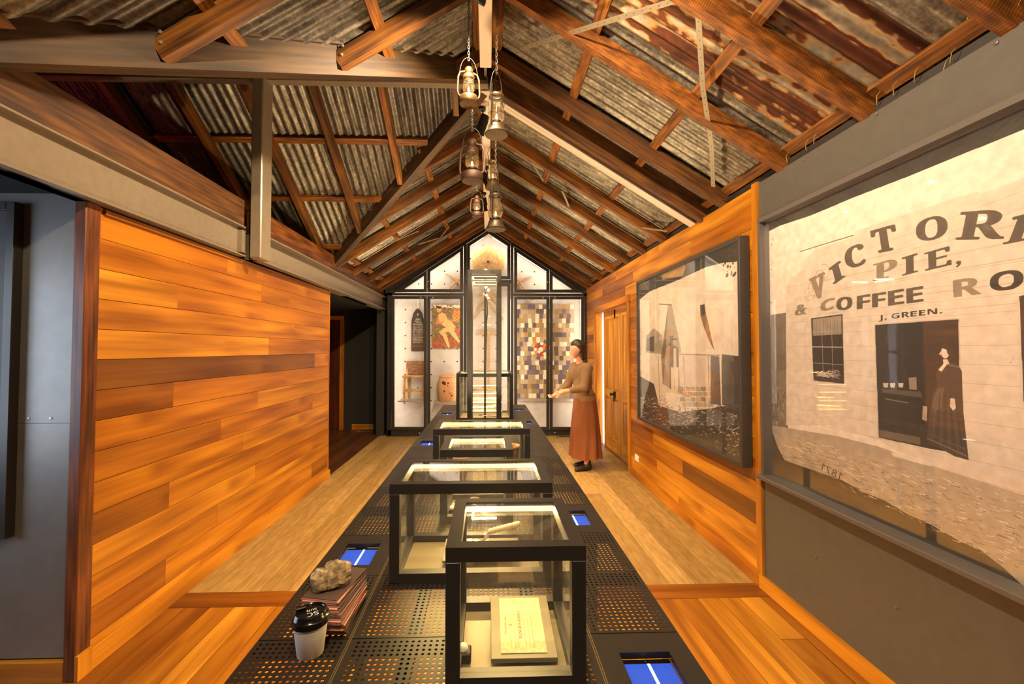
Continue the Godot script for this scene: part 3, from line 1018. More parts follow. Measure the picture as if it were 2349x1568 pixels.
func build_cabinet() -> void:
	var c := thing("display_cabinet", "tall gabled cabinet of black framed glass doors, lit white inside, across the end wall", "cabinet", Vector3(0, 0, ZB))
	var zin := -0.40
	# fixed black frame
	var s := new_shape()
	s.prism(flat([[884, 672], [901, 672], [980, 617.5], [1063, 563], [1070, 558], [1121, 525], [1172, 558], [1179, 564], [1260, 617.5], [1337, 672], [1356, 672], [1356, 640], [1121, 484], [884, 640]], ZB), 0.06, Transform3D(Basis.IDENTITY, Vector3(0, 0, -0.06)))
	put(s, "gable_panel", M.black, c)
	for r in [[889, 672, 897, 998], [1340.5, 672, 1350, 998], [1063.8, 560, 1070, 986], [1171.8, 560, 1178, 986], [889, 671.5, 1064, 677.5], [1178, 672.5, 1350, 678.5], [1070, 641.5, 1172, 648.5], [889, 986, 1350, 999]]:
		var a := on_z(r[0], r[1], ZB)
		var b := on_z(r[2], r[3], ZB)
		s = new_shape()
		s.span(Vector3(a.x, a.y, -0.06), Vector3(b.x, maxf(b.y, 0.0), 0.0))
		put(s, "frame_member", M.black, c)
	# glazed doors
	for d in [
		[[898.5, 679], [979.6, 679], [979.6, 985], [898.5, 985]], [[980.6, 679], [1062.4, 679], [1062.4, 985], [980.6, 985]],
		[[1071.4, 650], [1170.4, 650], [1170.4, 985], [1071.4, 985]], [[1179.4, 680], [1259.6, 680], [1259.6, 985], [1179.4, 985]], [[1260.6, 680], [1339.2, 680], [1339.2, 985], [1260.6, 985]],
		[[905, 670], [979.6, 670], [979.6, 620]], [[980.6, 670], [980.6, 619.3], [1062.4, 565.5], [1062.4, 670]], [[1071.4, 640.4], [1071.4, 560.5], [1121, 528.5], [1170.4, 560.5], [1170.4, 640.4]],
		[[1179.4, 671], [1179.4, 566.5], [1259.6, 619], [1259.6, 671]], [[1260.6, 671], [1260.6, 620], [1334, 671]]]:
		var r := ring(flat(d, ZB), 0.052, 0.035, 0.0)
		var door := put(r[0], "glass_door", M.black, c)
		s = new_shape()
		s.prism(r[1], 0.006, Transform3D(Basis.IDENTITY, Vector3(0, 0, 0.014)))
		put(s, "glass_pane", M.glass, door)
	for p in [[966, 682.5], [993.5, 682.5], [1245, 683.5], [1272.5, 683.5], [983, 645.5], [1255.5, 647.5], [963, 992], [1272, 991]]:
		s = new_shape()
		s.lathe([Vector2(0.012, 0), Vector2(0.012, 0.012), Vector2(0.008, 0.016), Vector2(0, 0.016)], 10, Transform3D(Basis(Vector3.RIGHT, PI / 2), on_z(p[0], p[1], ZB) + Vector3(0, 0, 0.035 - ZB)))
		put(s, "lock", M.aluminium, c)
	# grey interior
	var bl := [Vector2(-1.745, 0.06), Vector2(1.745, 0.06), Vector2(1.745, 2.60), Vector2(0.0, 3.70), Vector2(-1.745, 2.60)]
	s = new_shape()
	s.prism(bl, 0.02, Transform3D(Basis.IDENTITY, Vector3(0, 0, zin - 0.02)))
	put(s, "back_panel", M.case_back, c)
	for k in [-1.0, 1.0]:
		s = new_shape()
		s.span(Vector3(k * 1.745, 0.06, zin), Vector3(k * 1.765, 2.6, -0.06))
		put(s, "side_panel", M.case_back, c)
		s = new_shape()
		s.bar(Vector3(k * 1.765, 2.60, zin / 2 - 0.03), Vector3(0, 3.715, zin / 2 - 0.03), absf(zin) - 0.06, 0.02, Vector3(k * 0.62, 1, 0).normalized())
		put(s, "sloping_panel", M.case_back, c)
	s = new_shape()
	s.span(Vector3(-1.765, 0.0, zin), Vector3(1.765, 0.06, -0.06))
	put(s, "floor_panel", M.case_back, c)
	# rows of peg holes
	s = new_shape()
	var h0 := on_z(930, 710, ZB + zin)
	for i in range(-1, 15):
		for j in range(-5, 9):
			var x := h0.x + 0.2436 * i
			var y := h0.y - 0.2436 * j
			if absf(x) < 1.68 and y > 0.35 and y < 3.6 - 0.63 * absf(x):
				s.lathe([Vector2(0.014, 0.0), Vector2(0.014, 0.001), Vector2(0, 0.001)], 8, Transform3D(Basis(Vector3.RIGHT, PI / 2), Vector3(x, y, zin)))
	var holes := put(s, "peg_holes", M.hole, c)
	holes.set_meta("kind", "stuff")
	# shelves on brackets
	for r in [[912, 971.5, 919], [993, 1061, 921.5]]:
		var a := on_z(r[0], r[2], ZB - 0.08)
		var b := on_z(r[1], r[2], ZB - 0.08)
		s = new_shape()
		s.span(Vector3(a.x, a.y - 0.02, zin), Vector3(b.x, a.y, -0.08))
		var sh := put(s, "shelf", M.aluminium, c)
		for x in [0.25, 0.75]:
			s = new_shape()
			s.box(Vector3(lerpf(a.x, b.x, x), a.y - 0.04, -0.12), Vector3(0.02, 0.04, 0.05))
			put(s, "bracket", M.aluminium, sh)
	var q := on_z(1184, 916, ZB + zin + 0.06)
	var q2 := on_z(1326, 916, ZB + zin + 0.06)
	s = new_shape()
	s.span(Vector3(q.x, q.y - 0.03, zin), Vector3(q2.x, q.y, zin + 0.06))
	put(s, "shelf", M.aluminium, c)
	# light strips behind the frame
	var warm := Color(1.0, 0.90, 0.78)
	for x in [-1.70, -0.42, 0.42, 1.70]:
		strip_light(c, Vector3(x, 0.15, -0.072), Vector3(x, 2.45, -0.072), 0.02, Vector3(-signf(x) * 0.35 if absf(x) > 1 else signf(x) * 0.3, 0, -1), 0.72, warm, "led_white")
	for k in [-1.0, 1.0]:
		strip_light(c, Vector3(k * 1.55, 2.66, -0.08), Vector3(k * 0.08, 3.58, -0.08), 0.02, Vector3(-k * 0.35, -0.5, -0.8), 1.0, warm, "led_white")


func build_doors() -> void:
	# double door in the timber wall
	var xf := 1.885
	var d := structure("door_1", "honey coloured double door of long panels in an orange frame")
	var s := new_shape(true)
	s.span(Vector3(XR - 0.02, 0, -5.315), Vector3(XR + 0.005, 2.225, -5.39))
	s.span(Vector3(XR - 0.02, 0, -7.01), Vector3(XR + 0.005, 2.225, -7.085))
	put(s, "architrave", M.cedar_trim, d)
	s = new_shape(true)
	s.span(Vector3(XR - 0.022, 2.145, -5.30), Vector3(XR + 0.005, 2.235, -7.10))
	put(s, "head_trim", M.cedar1, d)
	s = new_shape(true)
	s.span(Vector3(XR, 0, -5.38), Vector3(2.02, 2.15, -5.40))
	s.span(Vector3(XR, 0, -7.00), Vector3(1.888, 2.15, -7.02))
	s.span(Vector3(XR, 2.13, -5.38), Vector3(2.02, 2.15, -7.02))
	put(s, "jamb", M.cedar1, d)
	s = new_shape()
	s.span(Vector3(1.89, 0, -7.0), Vector3(2.12, 2.15, -7.02))
	put(s, "outer_jamb", M.paper_white, d)
	s = new_shape(true)
	s.span(Vector3(1.852, -0.03, -5.38), Vector3(2.12, 0.008, -7.02))
	put(s, "sill", M.hard3, d)
	for leaf in [[-5.405, -6.01], [-6.015, -6.89]]:
		var za: float = leaf[0]
		var zb: float = leaf[1]
		s = new_shape(true)
		s.span(Vector3(xf + 0.012, 0.012, za), Vector3(xf + 0.03, 2.125, zb))
		var lf := put(s, "door_leaf", M.door_wood, d)
		s = new_shape(true)
		var cols := [za, zb] if za > -5.9 else [za, (za + zb) / 2, zb]
		for k in cols.size():
			var z: float = cols[k] + (-0.045 if k == 0 else 0.045 if k == cols.size() - 1 else 0.0)
			s.span(Vector3(xf, 0.012, z + 0.045), Vector3(xf + 0.014, 2.125, z - 0.045))
		for r in [[0.012, 0.20], [0.80, 0.92], [2.02, 2.125]]:
			s.span(Vector3(xf + 0.0005, r[0], za), Vector3(xf + 0.0135, r[1], zb))
		put(s, "stile_and_rail", M.door_wood, lf)
		for k in cols.size() - 1:
			var p0: float = cols[k] - (0.09 if k == 0 else 0.045)
			var p1: float = cols[k + 1] + (0.09 if k == cols.size() - 2 else 0.045)
			for r in [[0.20, 0.80], [0.92, 2.02]]:
				s = new_shape(true)
				s.soft(Vector3(xf + 0.009, (r[0] + r[1]) / 2, (p0 + p1) / 2), Vector3(0.012, r[1] - r[0] - 0.05, absf(p1 - p0) - 0.05), 0.006)
				put(s, "door_panel", M.door_wood, lf)
	var at := on_x(1411, 905, xf)
	s = new_shape()
	s.soft(at + Vector3(-0.012, 0, 0), Vector3(0.02, 0.10, 0.07), 0.004)
	s.lathe([Vector2(0.012, 0), Vector2(0.012, 0.03), Vector2(0.026, 0.04), Vector2(0.02, 0.06), Vector2(0, 0.062)], 12, Transform3D(Basis(Vector3.FORWARD, -PI / 2), at + Vector3(-0.02, 0.01, 0.01)))
	s.box(at + Vector3(-0.015, -0.075, -0.02), Vector3(0.012, 0.05, 0.02))
	put(s, "latch", M.black_iron, d)
	at = on_x(1411, 715, xf)
	s = new_shape()
	s.box(at + Vector3(-0.006, -0.02, 0), Vector3(0.012, 0.14, 0.02))
	s.tube([at + Vector3(-0.014, 0.06, 0), at + Vector3(-0.014, -0.1, 0)], 0.006, 6)
	put(s, "bolt", M.black_iron, d)

	# dark panelled door beyond the end of the other timber wall
	d = structure("door_2", "dark red-brown panelled door in an orange frame, in the dark wall")
	var zd := -8.38
	var e := on_z(788, 985, zd).x
	var top := on_z(785, 724, zd).y
	s = new_shape(true)
	s.span(Vector3(e - 0.075, 0, zd), Vector3(e, top, zd + 0.03))
	s.span(Vector3(e - 1.0, top - 0.08, zd), Vector3(e, top, zd + 0.032))
	put(s, "architrave", M.cedar1, d)
	s = new_shape(true)
	s.span(Vector3(e - 0.95, 0.01, zd), Vector3(e - 0.075, top - 0.08, zd + 0.012))
	var lf := put(s, "door_leaf", M.dark_door, d)
	for r in [[0.15, 0.85], [1.0, top - 0.22]]:
		for k in 2:
			s = new_shape(true)
			s.soft(Vector3(e - 0.30 - 0.42 * k, (r[0] + r[1]) / 2, zd + 0.016), Vector3(0.28, r[1] - r[0], 0.014), 0.006)
			put(s, "door_panel", M.dark_door, lf)


func perforated(wide: float, long: float, nx: int, nz: int, pitch := 0.015, r := 0.0040, deep := 0.0012) -> ArrayMesh:
	var s := new_shape()
	var hx := nx * pitch / 2.0
	var hz := nz * pitch / 2.0
	for i in nx:
		for j in nz:
			var c := Vector3(-hx + (i + 0.5) * pitch, 0, -hz + (j + 0.5) * pitch)
			var h := pitch / 2.0
			var edge := [Vector2(h, 0), Vector2(h, h), Vector2(0, h), Vector2(-h, h), Vector2(-h, 0), Vector2(-h, -h), Vector2(0, -h), Vector2(h, -h)]
			for k in 8:
				var l := (k + 1) % 8
				var a := c + Vector3(edge[k].x, 0, edge[k].y)
				var b := c + Vector3(edge[l].x, 0, edge[l].y)
				var p := c + Vector3(cos(TAU * k / 8), 0, sin(TAU * k / 8)) * r
				var q := c + Vector3(cos(TAU * l / 8), 0, sin(TAU * l / 8)) * r
				s.quad(p, q, b, a)
				s.quad(q, p, p - Vector3(0, deep, 0), q - Vector3(0, deep, 0))
	var e := Vector3(wide / 2, 0, long / 2)
	for k in [[-e.x, -hx, -e.z, e.z], [hx, e.x, -e.z, e.z], [-hx, hx, -e.z, -hz], [-hx, hx, hz, e.z]]:
		s.span(Vector3(k[0], -deep, k[2]), Vector3(k[1], 0, k[3]))
	return s.done()


func build_table() -> void:
	var t := thing("exhibition_table", "long black table of perforated steel panels down the middle of the room", "table", Vector3(-0.0425, 0, -3.055))
	var side := perforated(0.226, 0.297, 14, 19)
	var middle := perforated(0.597, 0.297, 38, 19)
	var o := t.position
	var left := -0.461 - o.x
	var right := 0.376 - o.x
	var mid := -0.0425 - o.x
	var tablets := {left: [3, 9, 14], right: [1, 4, 12, 15]}
	for i in 17:
		var z := -0.505 - 0.3 * i - 0.15 - o.z
		for x: float in [left, mid, right]:
			if x != mid and tablets[x].has(i):
				var s := new_shape()
				for k in [[-0.113, -0.061, -0.1485, 0.1485], [0.061, 0.113, -0.1485, 0.1485], [-0.061, 0.061, -0.1485, -0.08], [-0.061, 0.061, 0.08, 0.1485]]:
					s.span(Vector3(x + k[0], TT - 0.016, z + k[2]), Vector3(x + k[1], TT, z + k[3]))
				put(s, "screen_surround", M.table_black, t)
				continue
			if x == left and i == 6:
				var s := new_shape()
				s.soft(Vector3(x, TT - 0.004, z), Vector3(0.226, 0.008, 0.297), 0.0015)
				put(s, "plain_panel", M.table_black, t)
				continue
			var p := put(middle if x == mid else side, "perforated_panel", M.table_black, t)
			p.position = Vector3(x, TT, z)
	# rails between the panel rows and under the edges
	for x in [-0.3445, 0.2595]:
		for k in [-0.0022, 0.0022]:
			var s := new_shape()
			s.span(Vector3(x + k - 0.0013 - o.x, TT - 0.03, -0.505 - o.z), Vector3(x + k + 0.0013 - o.x, TT + 0.001, -5.605 - o.z))
			put(s, "rail", M.rail_metal, t)
	var s := new_shape()
	for x in [-0.571, -0.352, -0.337, 0.252, 0.267, 0.486]:
		s.box(Vector3(x - o.x, TT - 0.03, 0), Vector3(0.012, 0.05, 5.1))
	for i in 18:
		s.box(Vector3(0, TT - 0.022, -0.505 - 0.3 * i - o.z), Vector3(1.06, 0.03, 0.022))
	put(s, "under_frame", M.table_black, t)
	for i in [0, 4, 8, 12, 16]:
		for x in [-0.52, 0.435]:
			s = new_shape()
			s.box(Vector3(x - o.x, (TT - 0.05) / 2, -0.605 - 0.3 * i - o.z), Vector3(0.04, TT - 0.05, 0.04))
			put(s, "leg", M.table_black, t)
	for x in [-0.2, 0.12]:
		strip_light(t, Vector3(x - o.x, TT - 0.05, 2.4), Vector3(x - o.x, TT - 0.05, -2.4), 0.02, Vector3.DOWN, 8.0, Color(1.0, 0.80, 0.50))
		s = new_shape()
		s.box(Vector3(x - o.x, TT - 0.042, 0), Vector3(0.04, 0.010, 4.9))
		put(s, "light_housing", M.table_black, t)
	# the screens let into it
	var where := {left: "left", right: "right"}
	for x: float in tablets:
		for i: int in tablets[x]:
			var z := -0.505 - 0.3 * i - 0.15
			var nth: String
			if x == left: nth = {3: "by the stack of leaflets", 9: "beside the crucible's case", 14: "between cedar wall and shelved case"}[i]
			else: nth = {1: "beside the case with the old document", 4: "beside the case with the spiral handled scoop", 12: "between door and tall tower", 15: "at its cabinet end"}[i]
			var tb := thing("tablet_screen", "small blue touch screen let into black table %s" % nth, "screen", Vector3(x + o.x, TT - 0.016, z), 0.0, "screens let into the table")
			s = new_shape()
			s.box(Vector3(0, -0.003, 0), Vector3(0.121, 0.004, 0.159))
			put(s, "bezel", M.black_gloss, tb)
			s = new_shape()
			s.box(Vector3(0, -0.0005, 0.006), Vector3(0.116, 0.001, 0.140))
			put(s, "screen", M.screen_blue, tb)
			s = new_shape()
			s.box(Vector3(0.004, 0.0004, 0.006), Vector3(0.007, 0.0008, 0.139))
			put(s, "line", M.screen_line, tb)
			s = new_shape()
			s.lathe([Vector2(0.003, 0), Vector2(0.003, 0.0008), Vector2(0, 0.0008)], 8, Transform3D(Basis.IDENTITY, Vector3(0, -0.001, -0.072)))
			put(s, "camera_dot", M.hole, tb)


# a glass case on the table: black square tube edges, panes, a tray, a light strip under the back edge of the top
func make_case(at: Vector3, w: float, h: float, d: float, m: float, label: String, power: float) -> Node3D:
	var c := thing("glass_case", label, "display case", at, 0.0, "glass cases standing on the table")
	var s := new_shape()
	var hw := w / 2.0
	var hd := d / 2.0
	for x in [-1.0, 1.0]:
		for z in [-1.0, 1.0]:
			s = new_shape()
			s.soft(Vector3(x * (hw - m / 2), (h - m) / 2, z * (hd - m / 2)), Vector3(m, h - m, m), 0.002)
			put(s, "corner_post", M.black, c)
	# mitred top frame
	for k in 4:
		var a := [Vector2(-hw, -hd), Vector2(hw, -hd), Vector2(hw, hd), Vector2(-hw, hd)]
		var b := [Vector2(-hw + m, -hd + m), Vector2(hw - m, -hd + m), Vector2(hw - m, hd - m), Vector2(-hw + m, hd - m)]
		var j := (k + 1) % 4
		s = new_shape()
		s.prism([a[k], a[j], b[j], b[k]], m, Transform3D(Basis(Vector3.RIGHT, PI / 2), Vector3(0, h, 0)))
		put(s, "top_edge", M.black, c)
	for x in [-1.0, 1.0]:
		s = new_shape()
		s.box(Vector3(x * (hw - m / 2), m / 2, 0), Vector3(m * 0.98, m, d - 2 * m))
		put(s, "bottom_edge", M.black, c)
		s = new_shape()
		s.box(Vector3(0, m / 2, x * (hd - m / 2)), Vector3(w - 2 * m, m, m * 0.98))
		put(s, "bottom_edge", M.black, c)
	s = new_shape()
	s.box(Vector3(0, 0.004, 0), Vector3(w - 2 * m, 0.006, d - 2 * m))
	put(s, "tray", M.tray, c)
	var g := 0.004
	for x in [-1.0, 1.0]:
		s = new_shape()
		s.box(Vector3(x * (hw - m / 2), h / 2, 0), Vector3(g, h - 2 * m, d - 2 * m))
		put(s, "glass_pane", M.glass, c)
		s = new_shape()
		s.box(Vector3(0, h / 2, x * (hd - m / 2)), Vector3(w - 2 * m, h - 2 * m, g))
		put(s, "glass_pane", M.glass, c)
	s = new_shape()
	s.box(Vector3(0, h - 0.004, 0), Vector3(w - 2 * m, g, d - 2 * m))
	put(s, "glass_pane", M.glass, c)
	if power > 0.0:
		strip_light(c, Vector3(-hw + m, h - m * 0.55, -hd + m + 0.004), Vector3(hw - m, h - m * 0.55, -hd + m + 0.004), 0.016, Vector3(0, -0.55, 1), power, Color(1.0, 0.84, 0.52))
	return c


func build_cases() -> void:
	# front face depth, left and right x, height, depth back
	for k in [
		[-0.925, -0.090, 0.212, 0.304, 0.30, 0.031, "black edged glass cube holding an old handwritten document", 0.28],
		[-1.352, -0.306, 0.204, 0.306, 0.30, 0.031, "wide black edged glass case holding a spiral handled scoop", 0.5],
		[-1.800, -0.199, 0.107, 0.306, 0.30, 0.031, "small black edged glass case standing between the scoop's case and the crucible's", 0.42],
		[-2.262, -0.287, 0.224, 0.306, 0.30, 0.031, "wide black edged glass case holding a clay crucible and a bowl", 0.5],
		[-3.78, -0.181, 0.121, 1.432, 0.30, 0.040, "tall narrow glass tower holding an iron rod hung by a chain", 0.0],
		[-4.32, -0.317, 0.256, 0.480, 0.58, 0.034, "deep glass case of lit shelves behind the tall glass tower", 0.4]]:
		var w: float = k[2] - k[1]
		var c := make_case(Vector3((k[1] + k[2]) / 2, TT + 0.0005, k[0] - k[4] / 2), w, k[3], k[4], k[5], k[6], k[7])
		if k[3] > 1.0:
			for z in [-1.0, 1.0]:
				var y: float = k[3] - 0.052
				strip_light(c, Vector3(-w / 2 + 0.042, y, z * 0.09), Vector3(w / 2 - 0.042, y, z * 0.09), 0.014, Vector3.DOWN, 0.3, Color(1.0, 0.86, 0.58))
			strip_light(c, Vector3(-w / 2 + 0.046, k[3] - 0.052, -0.1), Vector3(-w / 2 + 0.046, k[3] - 0.052, 0.1), 0.014, Vector3.DOWN, 0.2, Color(1.0, 0.86, 0.58))
		if k[3] > 0.45 and k[3] < 1.0:
			for y in [0.10, 0.19, 0.28, 0.36]:
				var s := new_shape()
				s.box(Vector3(0, y, 0.02), Vector3(w - 0.08, 0.006, 0.42))
				put(s, "shelf", M.glass, c)
				strip_light(c, Vector3(-w / 2 + 0.11, y - 0.006, 0.225), Vector3(w / 2 - 0.11, y - 0.006, 0.225), 0.010, Vector3(0, -0.6, -1), 0.35, Color(1.0, 0.84, 0.52))


# ---------- painting flat print into a picture ----------
func fill_poly(im: Image, pts: PackedVector2Array, color: Color) -> void:
	var lo := INF
	var hi := -INF
	for p in pts:
		lo = minf(lo, p.y)
		hi = maxf(hi, p.y)
	var n := pts.size()
	for y in range(maxi(0, int(floor(lo))), mini(im.get_height() - 1, int(ceil(hi))) + 1):
		var cy := y + 0.5
		var xs := []
		for i in n:
			var a := pts[i]
			var b := pts[(i + 1) % n]
			if (a.y <= cy) != (b.y <= cy):
				xs.append(a.x + (cy - a.y) / (b.y - a.y) * (b.x - a.x))
		xs.sort()
		for k in range(0, xs.size() - 1, 2):
			var x0 := int(round(xs[k]))
			var x1 := int(round(xs[k + 1]))
			if x1 > x0: im.fill_rect(Rect2i(x0, y, x1 - x0, 1), color)

func stroke(im: Image, a: Vector2, b: Vector2, wide: float, color: Color) -> void:
	var d := (b - a).normalized().orthogonal() * wide / 2.0
	fill_poly(im, PackedVector2Array([a + d, b + d, b - d, a - d]), color)

func blob(im: Image, c: Vector2, r: Vector2, color: Color, turn := 0.0) -> void:
	var pts := PackedVector2Array()
	for k in 20:
		pts.append(c + Vector2(cos(TAU * k / 20) * r.x, sin(TAU * k / 20) * r.y).rotated(turn))
	fill_poly(im, pts, color)

var fonts := {}
func font(family: String, heavy := 400, slant := false) -> SystemFont:
	var key := "%s%d%s" % [family, heavy, slant]
	if not fonts.has(key):
		var f := SystemFont.new()
		f.font_names = PackedStringArray([family])
		f.font_weight = heavy
		f.font_italic = slant
		fonts[key] = f
	return fonts[key]

# triangles of a word, its box moved to 0..1 across and 0..1 up
func word(text: String, f: Font) -> PackedVector2Array:
	var tm := TextMesh.new()
	tm.text = text
	tm.font = f
	tm.font_size = 64
	tm.pixel_size = 1.0 / 64.0
	tm.depth = 0.0
	var out := PackedVector2Array()
	if tm.get_surface_count() == 0: return out
	var arr := tm.surface_get_arrays(0)
	var v: PackedVector3Array = arr[Mesh.ARRAY_VERTEX]
	var idx: PackedInt32Array = arr[Mesh.ARRAY_INDEX] if arr[Mesh.ARRAY_INDEX] != null else PackedInt32Array(range(v.size()))
	var lo := Vector2(INF, INF)
	var hi := -lo
	for p in v:
		lo = lo.min(Vector2(p.x, p.y))
		hi = hi.max(Vector2(p.x, p.y))
	for i in idx:
		out.append((Vector2(v[i].x, v[i].y) - lo) / (hi - lo))
	return out

# a word filling the parallelogram from o along across and up (texture pixels)
func paint_word(im: Image, text: String, f: Font, o: Vector2, across: Vector2, up: Vector2, color: Color) -> void:
	var w := word(text, f)
	for i in range(0, w.size(), 3):
		var t := PackedVector2Array()
		for k in 3:
			t.append(o + across * w[i + k].x + up * w[i + k].y)
		fill_poly(im, t, color)

func speckle(im: Image, sd: int, amount: float, mottled := 0.0) -> void:
	var w := im.get_width()
	var h := im.get_height()
	var f := field(w, h, noise(FastNoiseLite.TYPE_SIMPLEX_SMOOTH, 0.02, 5, sd))
	var b := im.get_data()
	var r := RandomNumberGenerator.new()
	r.seed = sd
	for i in w * h:
		var k := 1.0 + (f[i] - 0.5) * mottled + (r.randf() - 0.5) * amount
		for c in 3:
			b[i * 3 + c] = int(clampf(b[i * 3 + c] * k, 0, 255))
	im.set_data(w, h, false, Image.FORMAT_RGB8, b)

func print_material(called: String, im: Image, rough := 0.5) -> StandardMaterial3D:
	return mat(called, Color.WHITE, rough, 0, ImageTexture.create_from_image(im))


func build_pictures() -> void:
	big_print()
	tent_print()


func big_print() -> void:
	# the old photograph of a shop front, printed large behind glass in the grey wall
	var xp := XR + 0.05
	var za := -2.742
	var zb := -0.64
	var y0 := 0.735
	var y1: float = on_x(1752, 507, XR).y
	var W := 1536
	var H := int(W * (y1 - y0) / (zb - za))
	var im := Image.create(W, H, false, Image.FORMAT_RGB8)
	var P := func(x: float, y: float) -> Vector2:
		var q := on_x(x, y, xp)
		return Vector2((q.z - za) / (zb - za) * W, (y1 - q.y) / (y1 - y0) * H)
	var poly := func(pts: Array, color: Color) -> void:
		var q := PackedVector2Array()
		for p in pts: q.append(P.call(p[0], p[1]))
		fill_poly(im, q, color)
	var line := func(a: Array, b: Array, wide: float, color: Color) -> void:
		stroke(im, P.call(a[0], a[1]), P.call(b[0], b[1]), wide, color)
	var ink := Color(0.10, 0.085, 0.07)
	var sky := Color(0.86, 0.82, 0.77)
	var wall := Color(0.80, 0.76, 0.70)
	im.fill(Color(0.035, 0.03, 0.025))
	# the sky, down to a ragged edge
	var edge := [[1760, 532], [1790, 517], [1860, 494], [1960, 452], [2100, 398], [2349, 296], [2700, 140], [2700, 1700]]
	var low := [[2349, 1345], [2300, 1300], [2250, 1262], [2200, 1240], [2140, 1205], [2080, 1178], [2030, 1148], [1980, 1128], [1930, 1100], [1880, 1083], [1830, 1066], [1800, 1055], [1784, 1025], [1772, 990], [1769, 940], [1763, 860], [1768, 780], [1760, 700], [1762, 610]]
	poly.call(edge + low, sky)
	# scrub and a fence beyond the building
	poly.call([[1768, 722], [1808, 716], [1808, 990], [1768, 985]], Color(0.45, 0.41, 0.36))
	for k in 12:
		var x := 1772.0 + 3.0 * k
		line.call([x, 805 + (k % 3) * 4], [x, 850], 2.0, Color(0.25, 0.22, 0.19))
	for k in 40:
		line.call([1770 + rng.randf() * 36, 870 + rng.randf() * 110], [1770 + rng.randf() * 36, 870 + rng.randf() * 110], 1.6, Color(0.2, 0.17, 0.15) if k % 2 else Color(0.62, 0.58, 0.52))
	# the boarded front
	poly.call([[1804, 975], [1803, 665], [1812, 640], [1830, 625], [1848, 612], [1852, 590], [1870, 572], [1955, 545], [1962, 530], [2240, 438], [2250, 444], [2349, 408], [2700, 280], [2700, 1250], [2349, 1160], [2120, 1075], [2020, 1010], [1900, 975]], wall)
	for k in 13:
		var yl := 660.0 + 27.0 * k
		var s: float = (800.0 - yl) / 685.0
		line.call([1806, 800 - s * 687], [2420, 800 - s * 1301], 1.3, Color(0.62, 0.57, 0.51))
	for k in 8:
		var yl := 560.0 + 26.0 * k
		var s: float = (800.0 - yl) / 800.0
		line.call([1880 if k > 1 else 1990, 800 - s * 761], [2420, 800 - s * 1301], 1.2, Color(0.66, 0.61, 0.55))
	line.call([1834, 577], [1958, 539], 3.0, Color(0.25, 0.22, 0.19))
	# pale ground
	poly.call([[1770, 975], [1830, 985], [1920, 1000], [2010, 1022], [2130, 1065], [2349, 1135], [2700, 1250]] + low.slice(0, 14), Color(0.66, 0.61, 0.54))
	for k in 620:
		var x := rng.randf_range(1790, 2420)
		var t := rng.randf()
		var y := lerpf(985 + (x - 1770) * 0.28, 1035 + (x - 1770) * 0.49, t)
		line.call([x, y], [x + rng.randf_range(4, 22), y + rng.randf_range(2, 9)], rng.randf_range(0.8, 2.6), Color(0.36, 0.31, 0.26).lerp(Color(0.58, 0.53, 0.46), rng.randf()) if rng.randf() < 0.35 + 0.4 * t else Color(0.82, 0.78, 0.72))
	poly.call([[2044, 1038], [2060, 1036], [2140, 1062], [2136, 1070], [2050, 1046]], Color(0.84, 0.80, 0.74))
	# sash window with curtain and goods
	var dark := Color(0.12, 0.10, 0.09)
	poly.call([[1860, 730], [1933, 720], [1937, 880], [1866, 872]], dark)
	poly.call([[1864, 732], [1930, 723], [1931, 766], [1865, 770]], Color(0.56, 0.52, 0.46))
	for k in 9:
		line.call([1866 + k * 8, 732], [1864 + k * 8.2, 768], 1.6, Color(0.40, 0.36, 0.31))
	for k in 26:
		line.call([1868 + rng.randf() * 62, 848 + rng.randf() * 20], [1868 + rng.randf() * 62, 848 + rng.randf() * 20], 2.0, Color(0.75, 0.7, 0.64))
	for q in [[[1884, 730], [1889, 868]], [[1907, 727], [1911, 870]], [[1863, 762], [1931, 757]], [[1864, 795], [1932, 796]], [[1865, 832], [1934, 836]]]:
		line.call(q[0], q[1], 4.0 if q[0][1] == 795 else 2.0, Color(0.66, 0.61, 0.55))
	for q in [[[1860, 730], [1866, 872]], [[1933, 720], [1937, 880]], [[1864, 873], [1938, 882]]]:
		line.call(q[0], q[1], 3.0, Color(0.70, 0.66, 0.60))
	# doorway with table, cups and urn
	poly.call([[2006, 744], [2200, 730], [2200, 1040], [2130, 1028], [2015, 1003]], Color(0.05, 0.042, 0.036))
	for q in [[[2006, 744], [2015, 1003]], [[2006, 744], [2200, 730]], [[2200, 730], [2203, 900]]]:
		line.call(q[0], q[1], 4.0, Color(0.74, 0.69, 0.63))
	poly.call([[2022, 891], [2112, 898], [2116, 912], [2024, 900]], Color(0.30, 0.26, 0.22))
	poly.call([[2026, 912], [2104, 922], [2102, 985], [2028, 972]], Color(0.11, 0.09, 0.08))
	line.call([2030, 914], [2084, 924], 3.0, Color(0.5, 0.45, 0.40))
	poly.call([[2084, 866], [2102, 864], [2103, 894], [2086, 892]], Color(0.52, 0.47, 0.42))
	for x in [2025, 2041, 2060]:
		poly.call([[x, 878], [x + 13, 878], [x + 11, 889], [x + 2, 888]], Color(0.78, 0.73, 0.67))
	poly.call([[2117, 930], [2127, 932], [2126, 966], [2115, 962]], Color(0.62, 0.57, 0.51))
	for k in 34:
		var sx := rng.randf_range(2016, 2190)
		var sy := rng.randf_range(750, 1000)
		blob(im, P.call(sx, sy), Vector2.ONE * rng.randf_range(0.8, 1.8), Color(0.45, 0.40, 0.35))
	poly.call([[2016, 985], [2110, 1002], [2112, 1020], [2018, 1002]], Color(0.36, 0.32, 0.27))
